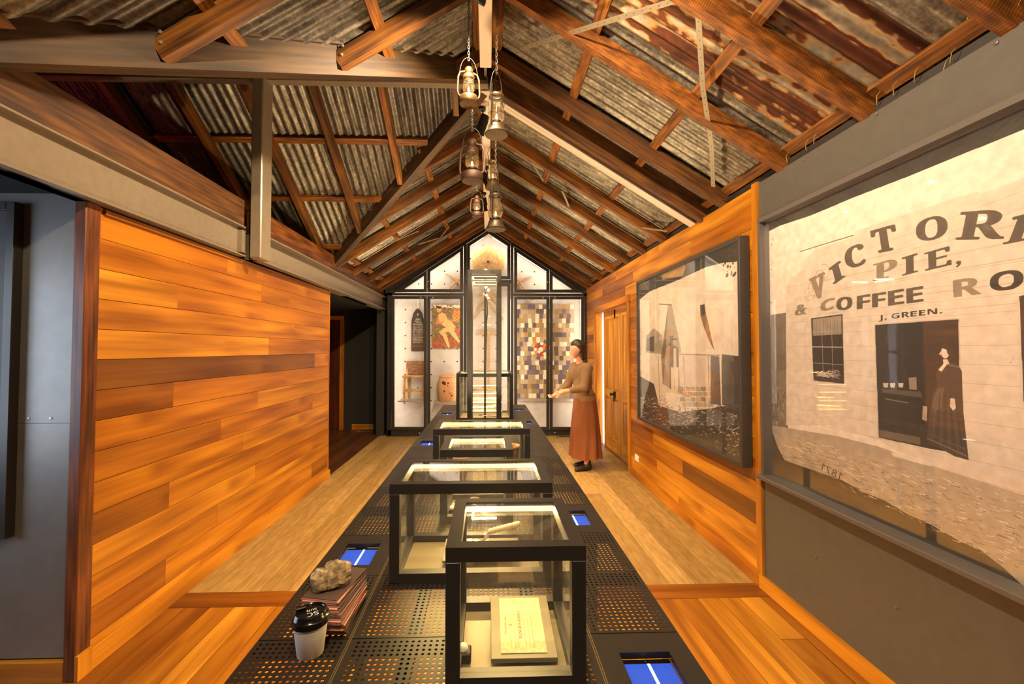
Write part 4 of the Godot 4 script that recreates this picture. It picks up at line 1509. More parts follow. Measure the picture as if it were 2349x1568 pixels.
	# a woman in a long dark dress in the doorway
	poly.call([[2156, 838], [2170, 830], [2196, 834], [2206, 850], [2208, 900], [2210, 945], [2222, 1055], [2190, 1046], [2160, 1030], [2126, 1010], [2132, 950], [2140, 905], [2150, 880], [2146, 858]], Color(0.20, 0.175, 0.15))
	poly.call([[2138, 925], [2150, 890], [2166, 888], [2160, 935], [2142, 945]], Color(0.34, 0.30, 0.26))
	for k in 8:
		line.call([2150 + k * 6, 900 + k], [2138 + k * 10, 1012 + k * 4], 2.4, Color(0.10, 0.085, 0.07) if k % 2 else Color(0.32, 0.28, 0.24))
	line.call([2126, 1004], [2218, 1046], 1.6, Color(0.6, 0.55, 0.5))
	line.call([2130, 994], [2216, 1030], 1.2, Color(0.4, 0.36, 0.32))
	blob(im, P.call(2168, 808), P.call(2178, 822) - P.call(2168, 808), Color(0.84, 0.78, 0.72))
	poly.call([[2157, 792], [2166, 789], [2182, 791], [2186, 803], [2183, 814], [2174, 812], [2171, 801], [2160, 798]], ink)
	poly.call([[2160, 804], [2154, 811], [2158, 815]], Color(0.84, 0.78, 0.72))
	poly.call([[2163, 824], [2174, 824], [2178, 834], [2164, 838]], Color(0.80, 0.74, 0.68))
	poly.call([[2152, 848], [2166, 832], [2172, 836], [2160, 852]], Color(0.82, 0.78, 0.72))
	poly.call([[2180, 912], [2190, 914], [2193, 936], [2186, 941], [2179, 932]], Color(0.80, 0.74, 0.68))
	line.call([2175, 836], [2200, 842], 2.4, Color(0.5, 0.46, 0.42))
	# the edge of the next window
	poly.call([[2335, 680], [2460, 650], [2460, 950], [2345, 920]], dark)
	line.call([2335, 676], [2345, 925], 6.0, Color(0.78, 0.73, 0.67))
	# the painted lettering
	var serif := font("Droid Serif", 700)
	var slant := font("Droid Serif", 700, true)
	var sans := font("Droid Sans", 700)
	var put_word := func(text: String, f: Font, a: Array, b: Array, top: Array, color: Color) -> void:
		var o: Vector2 = P.call(a[0], a[1])
		paint_word(im, text, f, o, P.call(b[0], b[1]) - o, P.call(top[0], top[1]) - o, color)
	var grey := Color(0.30, 0.26, 0.22)
	var pale := Color(0.52, 0.46, 0.39)
	for q in [["V", [1864, 690], [1896, 676], [1858, 640], pale], ["I", [1913, 651], [1937, 634], [1903, 616], grey], ["C", [1944, 618], [1985, 605], [1937, 572], grey], ["T", [2006, 582], [2060, 570], [1998, 530], grey], ["O", [2104, 556], [2172, 543], [2103, 506], grey], ["R", [2194, 549], [2300, 547], [2206, 487], grey], ["I", [2302, 560], [2352, 550], [2326, 498], grey], ["A", [2380, 570], [2470, 570], [2392, 500], grey]]:
		for fat in [[0, 0], [2.5, 0], [-2.5, 0], [0, 1], [0, -1]]:
			put_word.call(q[0], slant if q[0] != "O" else serif, [q[1][0] + fat[0], q[1][1] + fat[1]], [q[2][0] + fat[0], q[2][1] + fat[1]], [q[3][0] + fat[0], q[3][1] + fat[1]], q[4])
	# curls round the first letter
	for k in 5:
		var last := Vector2.INF
		for j in 14:
			var t := j / 13.0
			var c := Vector2(1856 + 9 * k, 672 - 12 * k) + Vector2(cos(t * 5.0 + k) * (13 - 6 * t), sin(t * 5.0 + k) * (20 - 9 * t))
			if last != Vector2.INF: line.call([last.x, last.y], [c.x, c.y], 1.6, pale)
			last = c
	for q in [["P", serif, [2004, 644], [2057, 631], [2004, 606], pale], ["I", serif, [2071, 632], [2104, 623], [2070, 591], grey], ["E", serif, [2123, 621], [2181, 607], [2122, 580], grey], [",", serif, [2194, 613], [2203, 610], [2194, 600], grey], ["&", serif, [1824, 724], [1849, 720], [1827, 700], pale],
		["C", sans, [1882, 716], [1912, 708], [1885, 690], pale], ["O", sans, [1920, 713], [1954, 708], [1920, 684], grey], ["F", sans, [1967, 709], [1995, 705], [1967, 679], grey], ["F", sans, [2002, 705], [2031, 701], [2002, 674], grey], ["E", sans, [2039, 701], [2073, 696], [2038, 668], grey], ["E", sans, [2081, 696], [2117, 691], [2080, 662], grey],
		["R", sans, [2189, 682], [2251, 674], [2187, 643], pale], ["O", sans, [2272, 670], [2346, 660], [2272, 627], ink], ["O", sans, [2366, 658], [2440, 646], [2366, 612], ink], ["M", sans, [2466, 646], [2550, 632], [2466, 596], ink]]:
		for fat in [[0, 0], [1.6, 0], [-1.6, 0]]:
			put_word.call(q[0], q[1], [q[2][0] + fat[0], q[2][1]], [q[3][0] + fat[0], q[3][1]], [q[4][0] + fat[0], q[4][1]], q[5])
	put_word.call("J. GREEN.", sans, [2015, 738], [2162, 722], [2015, 723], ink)
	put_word.call("1871", font("Droid Sans", 400, true), [1930, 1102], [1884, 1078], [1934, 1086], ink)
	for k in 40:
		blob(im, P.call(rng.randf_range(1775, 2400), rng.randf_range(480, 1000)), Vector2.ONE * rng.randf_range(0.6, 1.5), Color(0.5, 0.45, 0.4))
	for k in 60:
		var t := rng.randf()
		blob(im, P.call(1762 + rng.randf() * 12, lerpf(530, 1000, t)), Vector2(1, 2) * rng.randf_range(0.6, 2.2), Color(0.05, 0.04, 0.035))
	line.call([1768, 1082], [2420, 1400], 2.0, Color(0.55, 0.50, 0.44))
	speckle(im, 5, 0.05, 0.16)
	print_material("shop_print", im, 0.35)
	var f := thing("wall_print", "huge sepia photograph of a pie and coffee shop, behind glass in grey wall", "picture", Vector3(xp, y0, (za + zb) / 2))
	var s: Shape
	var h := (zb - za) / 2
	# only the front face carries the print; the board behind shows its dark edge
	var front := Shape.new()
	front.quad(Vector3(0, 0, -h), Vector3(0, 0, h), Vector3(0, y1 - y0, h), Vector3(0, y1 - y0, -h), Vector2(0, 1), Vector2(1, 1), Vector2(1, 0), Vector2(0, 0))
	put(front, "print", M.shop_print, f)
	var back := new_shape()
	back.box(Vector3(0.008, (y1 - y0) / 2, 0), Vector3(0.014, y1 - y0, 2 * h))
	put(back, "backing_board", M.charcoal, f)
	s = new_shape()
	s.box(Vector3(-0.03, (y1 - y0) / 2, 0), Vector3(0.004, y1 - y0, 2 * h))
	put(s, "glass_pane", M.picture_glass, f)
	# grey frame with its ledge
	for k in [[-h - 0.005, -h + 0.02, -0.02, y1 - y0 + 0.02], [h - 0.02, h + 0.01, -0.02, y1 - y0 + 0.02]]:
		s = new_shape()
		s.span(Vector3(-0.062, k[2], k[0]), Vector3(0.0, k[3], k[1]))
		put(s, "frame_side", M.grey_frame, f)
	s = new_shape()
	s.span(Vector3(-0.066, y1 - y0 - 0.002, -h), Vector3(0.0, y1 - y0 + 0.025, h))
	put(s, "frame_top", M.grey_frame, f)
	s = new_shape()
	s.soft(Vector3(-0.05, -0.008, 0), Vector3(0.10, 0.026, 2 * h), 0.004)
	put(s, "ledge", M.grey_frame, f)


func tent_print() -> void:
	# a framed old photograph on the timber wall: a man before a tent, bush ground
	var xf := XR - 0.075      # front of the frame
	var xp := XR - 0.045      # the print
	var a := on_x(1459, 633, xf)
	var b := on_x(1703, 1073, xf)
	var za := a.z
	var zb := b.z
	var y0 := on_x(1703, 1073, xf).y
	var y1 := on_x(1703, 536, xf).y
	var W := 640
	var H := int(W * (y1 - y0) / (zb - za))
	var im := Image.create(W, H, false, Image.FORMAT_RGB8)
	var P := func(x: float, y: float) -> Vector2:
		var q := on_x(x, y, xp)
		return Vector2((q.z - za) / (zb - za) * W, (y1 - q.y) / (y1 - y0) * H)
	var poly := func(pts: Array, color: Color) -> void:
		var q := PackedVector2Array()
		for p in pts: q.append(P.call(p[0], p[1]))
		fill_poly(im, q, color)
	var line := func(p: Array, q: Array, wide: float, color: Color) -> void:
		stroke(im, P.call(p[0], p[1]), P.call(q[0], q[1]), wide, color)
	var ink := Color(0.07, 0.06, 0.05)
	im.fill(ink)
	poly.call([[1463, 690], [1490, 668], [1560, 640], [1620, 612], [1660, 602], [1688, 600], [1720, 590], [1720, 1100], [1463, 960]], Color(0.84, 0.80, 0.74))
	for k in 30:
		blob(im, P.call(rng.randf_range(1655, 1690), rng.randf_range(570, 640)), Vector2.ONE * rng.randf_range(1, 5), Color(0.2, 0.17, 0.14))
	# huts far off
	poly.call([[1482, 770], [1500, 752], [1520, 770], [1519, 812], [1481, 808]], Color(0.60, 0.55, 0.48))
	poly.call([[1484, 776], [1500, 770], [1500, 806], [1483, 804]], Color(0.26, 0.22, 0.18))
	# ground: dark scrub, pale straw
	poly.call([[1463, 860], [1500, 880], [1512, 930], [1560, 945], [1640, 935], [1690, 920], [1720, 930], [1720, 1120], [1463, 990]], Color(0.14, 0.115, 0.095))
	for k in 900:
		var x := rng.randf_range(1462, 1700)
		var y := rng.randf_range(900, 960) + (x - 1462) * rng.randf_range(0.02, 0.42)
		line.call([x, y], [x + rng.randf_range(-6, 9), y + rng.randf_range(-5, 5)], rng.randf_range(0.8, 2.0), Color(0.80, 0.74, 0.66) if rng.randf() < 0.5 else Color(0.06, 0.05, 0.04))
	# tent
	poly.call([[1533, 700], [1541, 700], [1562, 800], [1566, 905], [1520, 880], [1516, 820]], Color(0.62, 0.57, 0.50))
	poly.call([[1532, 702], [1517, 815], [1522, 880], [1527, 800]], Color(0.40, 0.35, 0.29))
	poly.call([[1536, 770], [1545, 770], [1546, 900], [1536, 890]], Color(0.34, 0.30, 0.25))
	poly.call([[1556, 808], [1628, 812], [1628, 885], [1560, 886]], Color(0.80, 0.75, 0.69))
	line.call([1555, 812], [1652, 815], 3.0, Color(0.55, 0.49, 0.42))
	line.call([1512, 697], [1541, 699], 3.0, Color(0.25, 0.2, 0.16))
	for x in [1510, 1568, 1624, 1646]:
		line.call([x, 815], [x + 4, 945], 2.5, Color(0.22, 0.19, 0.15))
	# low stone wall
	for r in 4:
		for k in 6:
			var x := 1560.0 + k * 12 + (r % 2) * 5
			poly.call([[x, 886 + r * 12], [x + 11, 887 + r * 12], [x + 11, 897 + r * 12], [x, 896 + r * 12]], Color(0.52, 0.46, 0.39).lerp(Color(0.72, 0.66, 0.58), rng.randf()))
	# tree stump and fence
	poly.call([[1630, 815], [1650, 818], [1654, 930], [1630, 925]], Color(0.26, 0.22, 0.18))
	poly.call([[1656, 812], [1706, 818], [1706, 935], [1656, 928]], Color(0.16, 0.13, 0.11))
	for k in 12:
		line.call([1656 + k * 4, 820 + (k % 3) * 3], [1656 + k * 4, 880], 3.0, Color(0.28, 0.24, 0.20))
	# a man in white trousers and dark coat
	poly.call([[1539, 800], [1548, 792], [1556, 798], [1557, 842], [1540, 842]], Color(0.22, 0.18, 0.15))
	poly.call([[1545, 798], [1551, 798], [1552, 842], [1545, 842]], Color(0.80, 0.75, 0.69))
	poly.call([[1539, 842], [1556, 842], [1554, 930], [1549, 930], [1548, 860], [1545, 930], [1540, 930]], Color(0.82, 0.77, 0.71))
	blob(im, P.call(1547, 784), P.call(1551, 791) - P.call(1547, 784), Color(0.70, 0.62, 0.54))
	line.call([1540, 779], [1554, 777], 4.0, ink)
	# a burnt stain on the plate
	poly.call([[1606, 700], [1616, 697], [1620, 722], [1626, 745], [1632, 775], [1639, 805], [1626, 780], [1614, 748], [1607, 725]], Color(0.50, 0.35, 0.24))
	poly.call([[1606, 700], [1616, 697], [1618, 720], [1608, 726]], Color(0.16, 0.13, 0.10))
	for k in 24:
		blob(im, P.call(rng.randf_range(1470, 1690), rng.randf_range(620, 900)), Vector2.ONE * rng.randf_range(0.5, 1.3), Color(0.35, 0.3, 0.25))
	line.call([1463, 655], [1700, 548], 1.6, Color(0.5, 0.45, 0.4))
	poly.call([[1519, 628], [1540, 605], [1565, 596], [1573, 612], [1566, 632], [1519, 642]], Color(0.62, 0.48, 0.30))
	speckle(im, 8, 0.05, 0.14)
	print_material("tent_print", im, 0.35)
	var f := thing("framed_photograph", "black framed sepia photograph of a man at a tent, on cedar wall", "picture", Vector3(xp, y0, (za + zb) / 2))
	var h := (zb - za) / 2
	var t := y1 - y0
	var front := Shape.new()
	front.quad(Vector3(0, 0, -h), Vector3(0, 0, h), Vector3(0, t, h), Vector3(0, t, -h), Vector2(0, 1), Vector2(1, 1), Vector2(1, 0), Vector2(0, 0))
	put(front, "print", M.tent_print, f)
	var s := new_shape()
	s.box(Vector3(0.022, t / 2, 0), Vector3(0.04, t - 0.01, 2 * h - 0.01))
	put(s, "backing_board", M.charcoal, f)
	s = new_shape()
	s.box(Vector3(-0.014, t / 2, 0), Vector3(0.004, t - 0.02, 2 * h - 0.02))
	put(s, "glass_pane", M.picture_glass, f)
	var m := 0.028
	for z in [-1.0, 1.0]:
		s = new_shape()
		s.soft(Vector3(0.005, t / 2, z * (h - m / 2)), Vector3(0.07, t, m), 0.002)
		put(s, "frame_side", M.dark_frame, f)
	for y in [m / 2, t - m / 2]:
		s = new_shape()
		s.soft(Vector3(0.005, y, 0), Vector3(0.07, m, 2 * h - 2 * m), 0.002)
		put(s, "frame_side", M.dark_frame, f)


func build_case_contents() -> void:
	# the document on its sloping board
	var a := Vector3(0.084, TT + 0.0235, -0.985)
	var b := Vector3(0.084, TT + 0.050, -1.180)
	var o := thing("document_stand", "grey sloping board under the old document in the glass cube", "stand", Vector3(0.084, TT + 0.0085, -1.08))
	var tilt := Transform3D(Basis(Vector3.RIGHT, atan2(b.y - a.y, a.z - b.z)), (a + b) / 2 - o.position)
	var s := new_shape()
	s.soft(Vector3.ZERO, Vector3(0.152, 0.012, 0.20), 0.001, tilt)
	put(s, "board", M.plate, o)
	s = new_shape()
	s.box(Vector3(0, 0.008, 0.02), Vector3(0.11, 0.016, 0.02))
	s.box(Vector3(0, 0.016, -0.07), Vector3(0.11, 0.032, 0.02))
	put(s, "foot", M.charcoal, o)
	var im := Image.create(480, 300, false, Image.FORMAT_RGB8)
	im.fill(Color(0.74, 0.64, 0.48))
	var brown := Color(0.30, 0.19, 0.10)
	paint_word(im, "NEW SOUTH WALES.", font("Droid Serif", 700), Vector2(150, 44), Vector2(150, 0), Vector2(0, -12), brown)
	paint_word(im, "MINER'S RIGHT.", font("Droid Serif", 700), Vector2(110, 146), Vector2(250, 0), Vector2(0, -20), brown)
	for k in 3:
		stroke(im, Vector2(222 + k * 5, 60), Vector2(218 + k * 7, 86), 7, Color(0.60, 0.48, 0.32))
	var r := RandomNumberGenerator.new()
	r.seed = 4
	for q in [[30, 100, 150], [300, 100, 160], [40, 122, 70], [330, 122, 120], [30, 170, 260], [310, 170, 130], [40, 196, 300], [30, 222, 330], [300, 246, 150], [320, 268, 120], [34, 72, 70]]:
		var x: float = q[0]
		while x < q[0] + q[2]:
			var w := r.randf_range(3, 8)
			stroke(im, Vector2(x, q[1] + r.randf_range(-5, 1)), Vector2(x + w, q[1] + r.randf_range(-5, 3)), 1.5, brown)
			x += w
	speckle(im, 12, 0.03, 0.2)
	print_material("document_print", im, 0.7)
	var at := a.lerp(b, 0.5) + Vector3(0.0, 0, 0)
	var d := thing("document", "yellowed handwritten licence lying on the sloping board in the glass cube", "document", at)
	var tf := Transform3D(tilt.basis, Vector3(0, 0.0068, 0))
	s = Shape.new()
	var hw := 0.053
	var hl := 0.088
	s.quad(tf * Vector3(-hw, 0.001, hl), tf * Vector3(hw, 0.001, hl), tf * Vector3(hw, 0.001, -hl), tf * Vector3(-hw, 0.001, -hl), Vector2(0, 0), Vector2(0, 1), Vector2(1, 1), Vector2(1, 0))
	put(s, "written_side", M.document_print, d)
	s = new_shape()
	s.box(Vector3(0, 0, 0), Vector3(hw * 2, 0.0012, hl * 2), tf)
	put(s, "sheet", M.paper_cream, d)

	# small humidity meters: a black block with a white dome
	for k in [[on_y(1063, 1512, TT + 0.0075), "in the glass cube beside the document"], [on_y(1228, 1226, TT + 0.0075), "in the wide case beside the scoop"], [on_y(1037, 1178, TT + 0.0075), "in the small case"]]:
		var p: Vector3 = k[0]
		var g := thing("humidity_meter", "little black block with a white dome, %s" % k[1], "sensor", p)
		s = new_shape()
		s.soft(Vector3(0, 0.012, 0), Vector3(0.036, 0.024, 0.034), 0.003)
		put(s, "block", M.black_iron, g)
		s = new_shape()
		s.lathe([Vector2(0.011, 0), Vector2(0.011, 0.004), Vector2(0.0085, 0.010), Vector2(0.004, 0.013), Vector2(0, 0.0135)], 16, Transform3D(Basis.IDENTITY, Vector3(0, 0.024, 0)))
		put(s, "dome", M.white_plastic, g)

	# scoop with a spiral handle, on a mount
	var c := Vector3(-0.02, TT + 0.0085, -1.50)
	var mnt := thing("scoop_mount", "tilted grey board under the spiral handled scoop", "stand", c)
	s = new_shape()
	s.soft(Vector3(0, 0.026, 0), Vector3(0.26, 0.008, 0.13), 0.001, Transform3D(Basis(Vector3.RIGHT, 0.12), Vector3.ZERO))
	put(s, "board", M.plate, mnt)
	s = new_shape()
	s.box(Vector3(0, 0.009, 0), Vector3(0.2, 0.018, 0.05))
	put(s, "foot", M.charcoal, mnt)
	var sc := thing("scoop", "silver scoop with a twisted cream handle on a board in the wide case", "scoop", c + Vector3(-0.03, 0.048, 0.0))
	s = new_shape()
	var prof := []
	for k in 7:
		var t := k / 6.0
		prof.append(Vector2(0.034 * t, -0.012 + 0.014 * t * t))
	s.lathe(prof, 20, Transform3D(Basis.IDENTITY.scaled(Vector3(1.35, 1, 0.9)), Vector3(-0.01, 0, 0)))
	put(s, "bowl", M.silver, sc)
	s = new_shape()
	s.tube([Vector3(0.025, 0.0, 0), Vector3(0.04, 0.012, -0.002), Vector3(0.05, 0.028, -0.004), Vector3(0.058, 0.036, -0.006)], [0.004, 0.0045, 0.005, 0.006], 8)
	put(s, "neck", M.silver, sc)
	s = new_shape()
	for q in 3:
		var pts := []
		for k in 34:
			var t := k / 33.0
			var ph := t * 24.0 + q * TAU / 3
			pts.append(Vector3(0.056 + 0.105 * t, 0.036 + 0.022 * t + 0.0045 * sin(ph), -0.006 - 0.01 * t + 0.0045 * cos(ph)))
		s.tube(pts, 0.0058, 6)
	put(s, "twisted_handle", M.bone, sc)

	# crucible and bowl in the second wide case
	var cr := thing("crucible", "rough clay crucible with a pale rim in the wide case", "pot", Vector3(0.125, TT + 0.0085, -2.40))
	s = new_shape()
	s.lathe([Vector2(0, 0), Vector2(0.034, 0), Vector2(0.042, 0.06), Vector2(0.047, 0.13), Vector2(0.052, 0.165), Vector2(0.056, 0.172)], 24)
	put(s, "body", M.clay_dark, cr)
	s = new_shape()
	s.lathe([Vector2(0.056, 0.172), Vector2(0.058, 0.179), Vector2(0.053, 0.184), Vector2(0.048, 0.178), Vector2(0.044, 0.15), Vector2(0.036, 0.03), Vector2(0.0, 0.022)], 24)
	put(s, "rim", M.clay, cr)
	var bo := thing("bowl", "small pale clay bowl beside the crucible", "bowl", Vector3(-0.15, TT + 0.0085, -2.38))
	s = new_shape()
	s.lathe([Vector2(0, 0), Vector2(0.025, 0), Vector2(0.045, 0.05), Vector2(0.055, 0.10), Vector2(0.058, 0.13), Vector2(0.053, 0.13), Vector2(0.048, 0.10), Vector2(0.038, 0.045), Vector2(0, 0.012)], 24)
	put(s, "body", M.clay, bo)
	# jar in the small case
	var j := thing("specimen_jar", "little ribbed glass jar in the small case", "jar", Vector3(-0.06, TT + 0.0085, -1.98))
	s = new_shape()
	s.lathe([Vector2(0, 0), Vector2(0.024, 0), Vector2(0.026, 0.01), Vector2(0.026, 0.10), Vector2(0.018, 0.115), Vector2(0.018, 0.13), Vector2(0.022, 0.135)], 20)
	put(s, "glass", M.lamp_glass, j)
	s = new_shape()
	s.lathe([Vector2(0, 0.002), Vector2(0.022, 0.002), Vector2(0.022, 0.035), Vector2(0, 0.04)], 16)
	put(s, "sample", M.brass_old, j)

	# the iron rod in the tower
	var rod := thing("iron_rod", "dark iron rod with a chain hook standing in the tall glass tower", "tool", Vector3(-0.025, TT + 0.0085, -3.93))
	s = new_shape()
	s.tube([Vector3(0, 0, 0), Vector3(0, 0.5, 0), Vector3(0.004, 0.9, 0), Vector3(0, 1.20, 0)], [0.009, 0.011, 0.014, 0.010], 10)
	put(s, "rod", M.black_iron, rod)
	s = new_shape()
	for k in 7:
		var pts := []
		for q in 10:
			var f := TAU * q / 10
			var e := Vector3(cos(f) * 0.009, sin(f) * 0.017, 0)
			if k % 2: e = Vector3(0, e.y, e.x)
			pts.append(e + Vector3(0.004 * sin(k * 1.3), 1.215 + k * 0.026, 0))
		s.tube(pts, 0.0028, 5, true)
	var ch := put(s, "chain", M.black_iron, rod)
	ch.set_meta("kind", "stuff")
	s = new_shape()
	s.tube([Vector3(0.0, 1.2, 0), Vector3(0.018, 1.16, 0), Vector3(0.022, 1.05, 0), Vector3(0.012, 0.95, 0)], 0.005, 6)
	put(s, "hook", M.black_iron, rod)

	# tools on the lit shelves
	var names := [["clay_pipe", "slender pale clay pipe on the lowest lit glass shelf", 0.106], ["clay_pipe", "slender pale clay pipe on the second lit glass shelf up", 0.196], ["brass_tool", "worn brass hand tool on the third lit glass shelf up", 0.286], ["brass_tool", "worn brass hand tool on the tray under the lit shelves", 0.016]]
	for k in names.size():
		var q = names[k]
		var w := thing(q[0], q[1], "tool", Vector3(-0.03 + 0.05 * (k % 2), TT + q[2] + 0.012, -4.50), 0.2 - 0.25 * k, "old tools on the lit shelves")
		s = new_shape()
		s.tube([Vector3(-0.13, 0, 0), Vector3(-0.02, 0.0, 0), Vector3(0.10, 0.004, 0.0)], [0.006, 0.009, 0.011] if k < 2 else [0.010, 0.008, 0.012], 8)
		put(s, "shaft", M.bone if k < 2 else M.brass_old, w)
		s = new_shape()
		s.lathe([Vector2(0, -0.006), Vector2(0.014, -0.004), Vector2(0.018, 0.012), Vector2(0.016, 0.026), Vector2(0.011, 0.026), Vector2(0.011, 0.006), Vector2(0, 0.004)], 14, Transform3D(Basis.IDENTITY, Vector3(0.112, 0.004, 0)))
		put(s, "head", M.clay if k < 2 else M.brass_old, w)


func make_pick(called: String, label: String, at: Vector3, size: float, turn: float, bend := 0.12) -> void:
	var t := thing(called, label, "pickaxe", at)
	var b := Basis(Vector3.BACK, turn)
	var s := new_shape(true)
	s.tube([b * Vector3(0, -size, 0), b * Vector3(0, -size * 0.3, 0), b * Vector3(0, 0.03, 0), b * Vector3(0, 0.06, 0)], [0.024, 0.021, 0.026, 0.03], 8)
	put(s, "handle", M.pale_wood, t)
	s = new_shape()
	var pts := []
	var rad := []
	for k in 9:
		var u := k / 4.0 - 1.0
		pts.append(b * Vector3(u * 0.26, 0.02 - bend * u * u * 0.55, 0.0))
		rad.append(lerpf(0.036, 0.010, absf(u)))
	s.tube(pts, rad, 6)
	put(s, "head", M.bone_iron, t)


func build_cabinet_contents() -> void:
	var zb := ZB - 0.40
	var p := on_z(1120, 600, ZB - 0.22)
	var g := thing("round_disc", "big round golden drum-like disc with a small centre boss, in the cabinet's peak", "disc", p)
	var r := 38.5 / 980.0 * 7.89
	var face := Basis(Vector3.RIGHT, PI / 2)
	var s := new_shape()
	s.lathe([Vector2(r - 0.004, -0.05), Vector2(r, -0.045), Vector2(r, -0.004), Vector2(r - 0.01, 0.002), Vector2(r * 0.6, 0.006), Vector2(0, 0.008)], 56, Transform3D(face, Vector3.ZERO))
	put(s, "disc", M.hide, g)
	s = new_shape()
	s.lathe([Vector2(0.024, 0.006), Vector2(0.022, 0.018), Vector2(0.010, 0.024), Vector2(0, 0.024)], 14, Transform3D(face, Vector3.ZERO))
	put(s, "boss", M.brass_old, g)
	s = new_shape()
	s.tube([Vector3(0, 0, -0.05), Vector3(0, 0, -0.175)], 0.02, 8)
	put(s, "wall_fixing", M.aluminium, g)

	make_pick("pickaxe", "pale pickaxe on cabinet back, in the peak panel on the plaque's side", on_z(1047, 645, zb + 0.05), 0.42, -0.75)
	make_pick("pickaxe", "pale pickaxe on cabinet back, in the peak panel above the quilt", on_z(1192, 647, zb + 0.05), 0.42, 0.62)
	make_pick("pickaxe", "pale pickaxe, one of two crossed behind the glass tower's top", on_z(1126, 682, zb + 0.05), 0.52, -0.72)
	make_pick("pickaxe", "second pale pickaxe crossed under the other behind the tower's top", on_z(1112, 684, zb + 0.11), 0.52, 0.72)
	make_pick("pickaxe", "long upright pale pickaxe hanging below the crossed pair", on_z(1121, 764, zb + 0.05), 0.95, 0.0, 0.05)

	# black memorial plaque on a cord
	var im := Image.create(160, 512, false, Image.FORMAT_RGB8)
	im.fill(Color(0.11, 0.10, 0.09))
	var rr := RandomNumberGenerator.new()
	rr.seed = 3
	var white := Color(0.80, 0.77, 0.70)
	stroke(im, Vector2(80, 62), Vector2(80, 100), 5, white)
	stroke(im, Vector2(68, 74), Vector2(92, 74), 5, white)
	for k in 22:
		var y := 130.0 + k * 13 + (10 if k > 3 else 0)
		var half := 62.0 if k > 4 else 20.0 + k * 9
		var x := 80.0 - half
		while x < 80.0 + half:
			var w := rr.randf_range(4, 10)
			if rr.randf() < 0.85: stroke(im, Vector2(x, y), Vector2(x + w, y + rr.randf_range(-1, 1)), rr.randf_range(2.5, 5.0) if k > 4 else 7.0, white)
			x += w + 2
	stroke(im, Vector2(4, 452), Vector2(156, 452), 4, Color(0.5, 0.48, 0.44))
	speckle(im, 17, 0.1, 0.3)
	print_material("plaque_print", im, 0.5)
	p = on_z(958, 805, zb + 0.03)
	var pw := 29.0 / 980.0 * 8.02
	var ph := on_z(958, 706, zb + 0.03).y - p.y
	var pl := thing("memorial_plaque", "black arch-topped plaque of white lettering hung by a white cord", "plaque", p)
	var out := [Vector2(-pw / 2, 0), Vector2(pw / 2, 0), Vector2(pw / 2, ph * 0.70), Vector2(pw * 0.36, ph * 0.87), Vector2(pw * 0.14, ph * 0.97), Vector2(0, ph), Vector2(-pw * 0.14, ph * 0.97), Vector2(-pw * 0.36, ph * 0.87), Vector2(-pw / 2, ph * 0.70)]
	s = new_shape()
	s.prism(out, 0.014, Transform3D(Basis.IDENTITY, Vector3(0, 0, -0.014)))
	put(s, "board", M.charcoal, pl)
	s = Shape.new()
	var q0 := []
	for o: Vector2 in out: q0.append(Vector2(o.x / pw + 0.5, 1.0 - o.y / ph))
	for k in range(1, out.size() - 1):
		s.tri(Vector3(out[0].x, out[0].y, 0.001), Vector3(out[k].x, out[k].y, 0.001), Vector3(out[k + 1].x, out[k + 1].y, 0.001), Vector3.BACK, Vector3.BACK, Vector3.BACK, q0[0], q0[k], q0[k + 1])
	put(s, "lettering", M.plaque_print, pl)
	s = new_shape()
	s.tube([Vector3(-0.012, ph - 0.02, 0.004), Vector3(-0.008, ph + 0.06, 0.004), Vector3(0.018, ph + 0.15, 0.0), Vector3(-0.02, ph + 0.13, 0.0), Vector3(0.006, ph + 0.05, 0.004), Vector3(0.012, ph - 0.02, 0.004)], 0.006, 6)
	put(s, "cord", M.white_plastic, pl)

	# painting: loose brushwork in warm colours, a seated figure
	im = Image.create(320, 480, false, Image.FORMAT_RGB8)
	im.fill(Color(0.42, 0.34, 0.20))
	for k in 700:
		var c := Vector2(rr.randf() * 320, rr.randf() * 480)
		var col: Color = [Color(0.34, 0.29, 0.17), Color(0.50, 0.40, 0.24), Color(0.40, 0.36, 0.26), Color(0.58, 0.44, 0.26)][rr.randi() % 4]
		if c.y > 350: col = [Color(0.55, 0.25, 0.11), Color(0.46, 0.20, 0.10), Color(0.62, 0.33, 0.16)][rr.randi() % 3]
		if c.x > 235 and c.y > 40 and c.y < 190: col = [Color(0.80, 0.52, 0.18), Color(0.72, 0.44, 0.16)][rr.randi() % 2]
		if c.y < 34: col = Color(0.88, 0.83, 0.74)
		if c.x > 215 and c.y > 260 and c.y < 330: col = Color(0.70, 0.22, 0.24)
		blob(im, c, Vector2(rr.randf_range(6, 20), rr.randf_range(4, 9)), col, rr.randf() * 3.0)
	var skin := Color(0.87, 0.62, 0.40)
	var shade := Color(0.72, 0.45, 0.27)
	fill_poly(im, PackedVector2Array([Vector2(70, 110), Vector2(110, 82), Vector2(150, 100), Vector2(178, 160), Vector2(225, 185), Vector2(262, 240), Vector2(250, 300), Vector2(190, 270), Vector2(130, 230), Vector2(78, 190)]), skin)
	fill_poly(im, PackedVector2Array([Vector2(200, 240), Vector2(255, 290), Vector2(318, 400), Vector2(300, 420), Vector2(230, 340), Vector2(190, 290)]), skin)
	fill_poly(im, PackedVector2Array([Vector2(180, 240), Vector2(120, 262), Vector2(80, 300), Vector2(120, 340), Vector2(160, 420), Vector2(184, 470), Vector2(204, 466), Vector2(176, 360), Vector2(150, 300), Vector2(214, 290)]), skin)
	fill_poly(im, PackedVector2Array([Vector2(70, 120), Vector2(50, 180), Vector2(36, 210), Vector2(52, 216), Vector2(130, 205), Vector2(128, 190), Vector2(84, 184)]), shade)
	blob(im, Vector2(78, 54), Vector2(24, 32), skin)
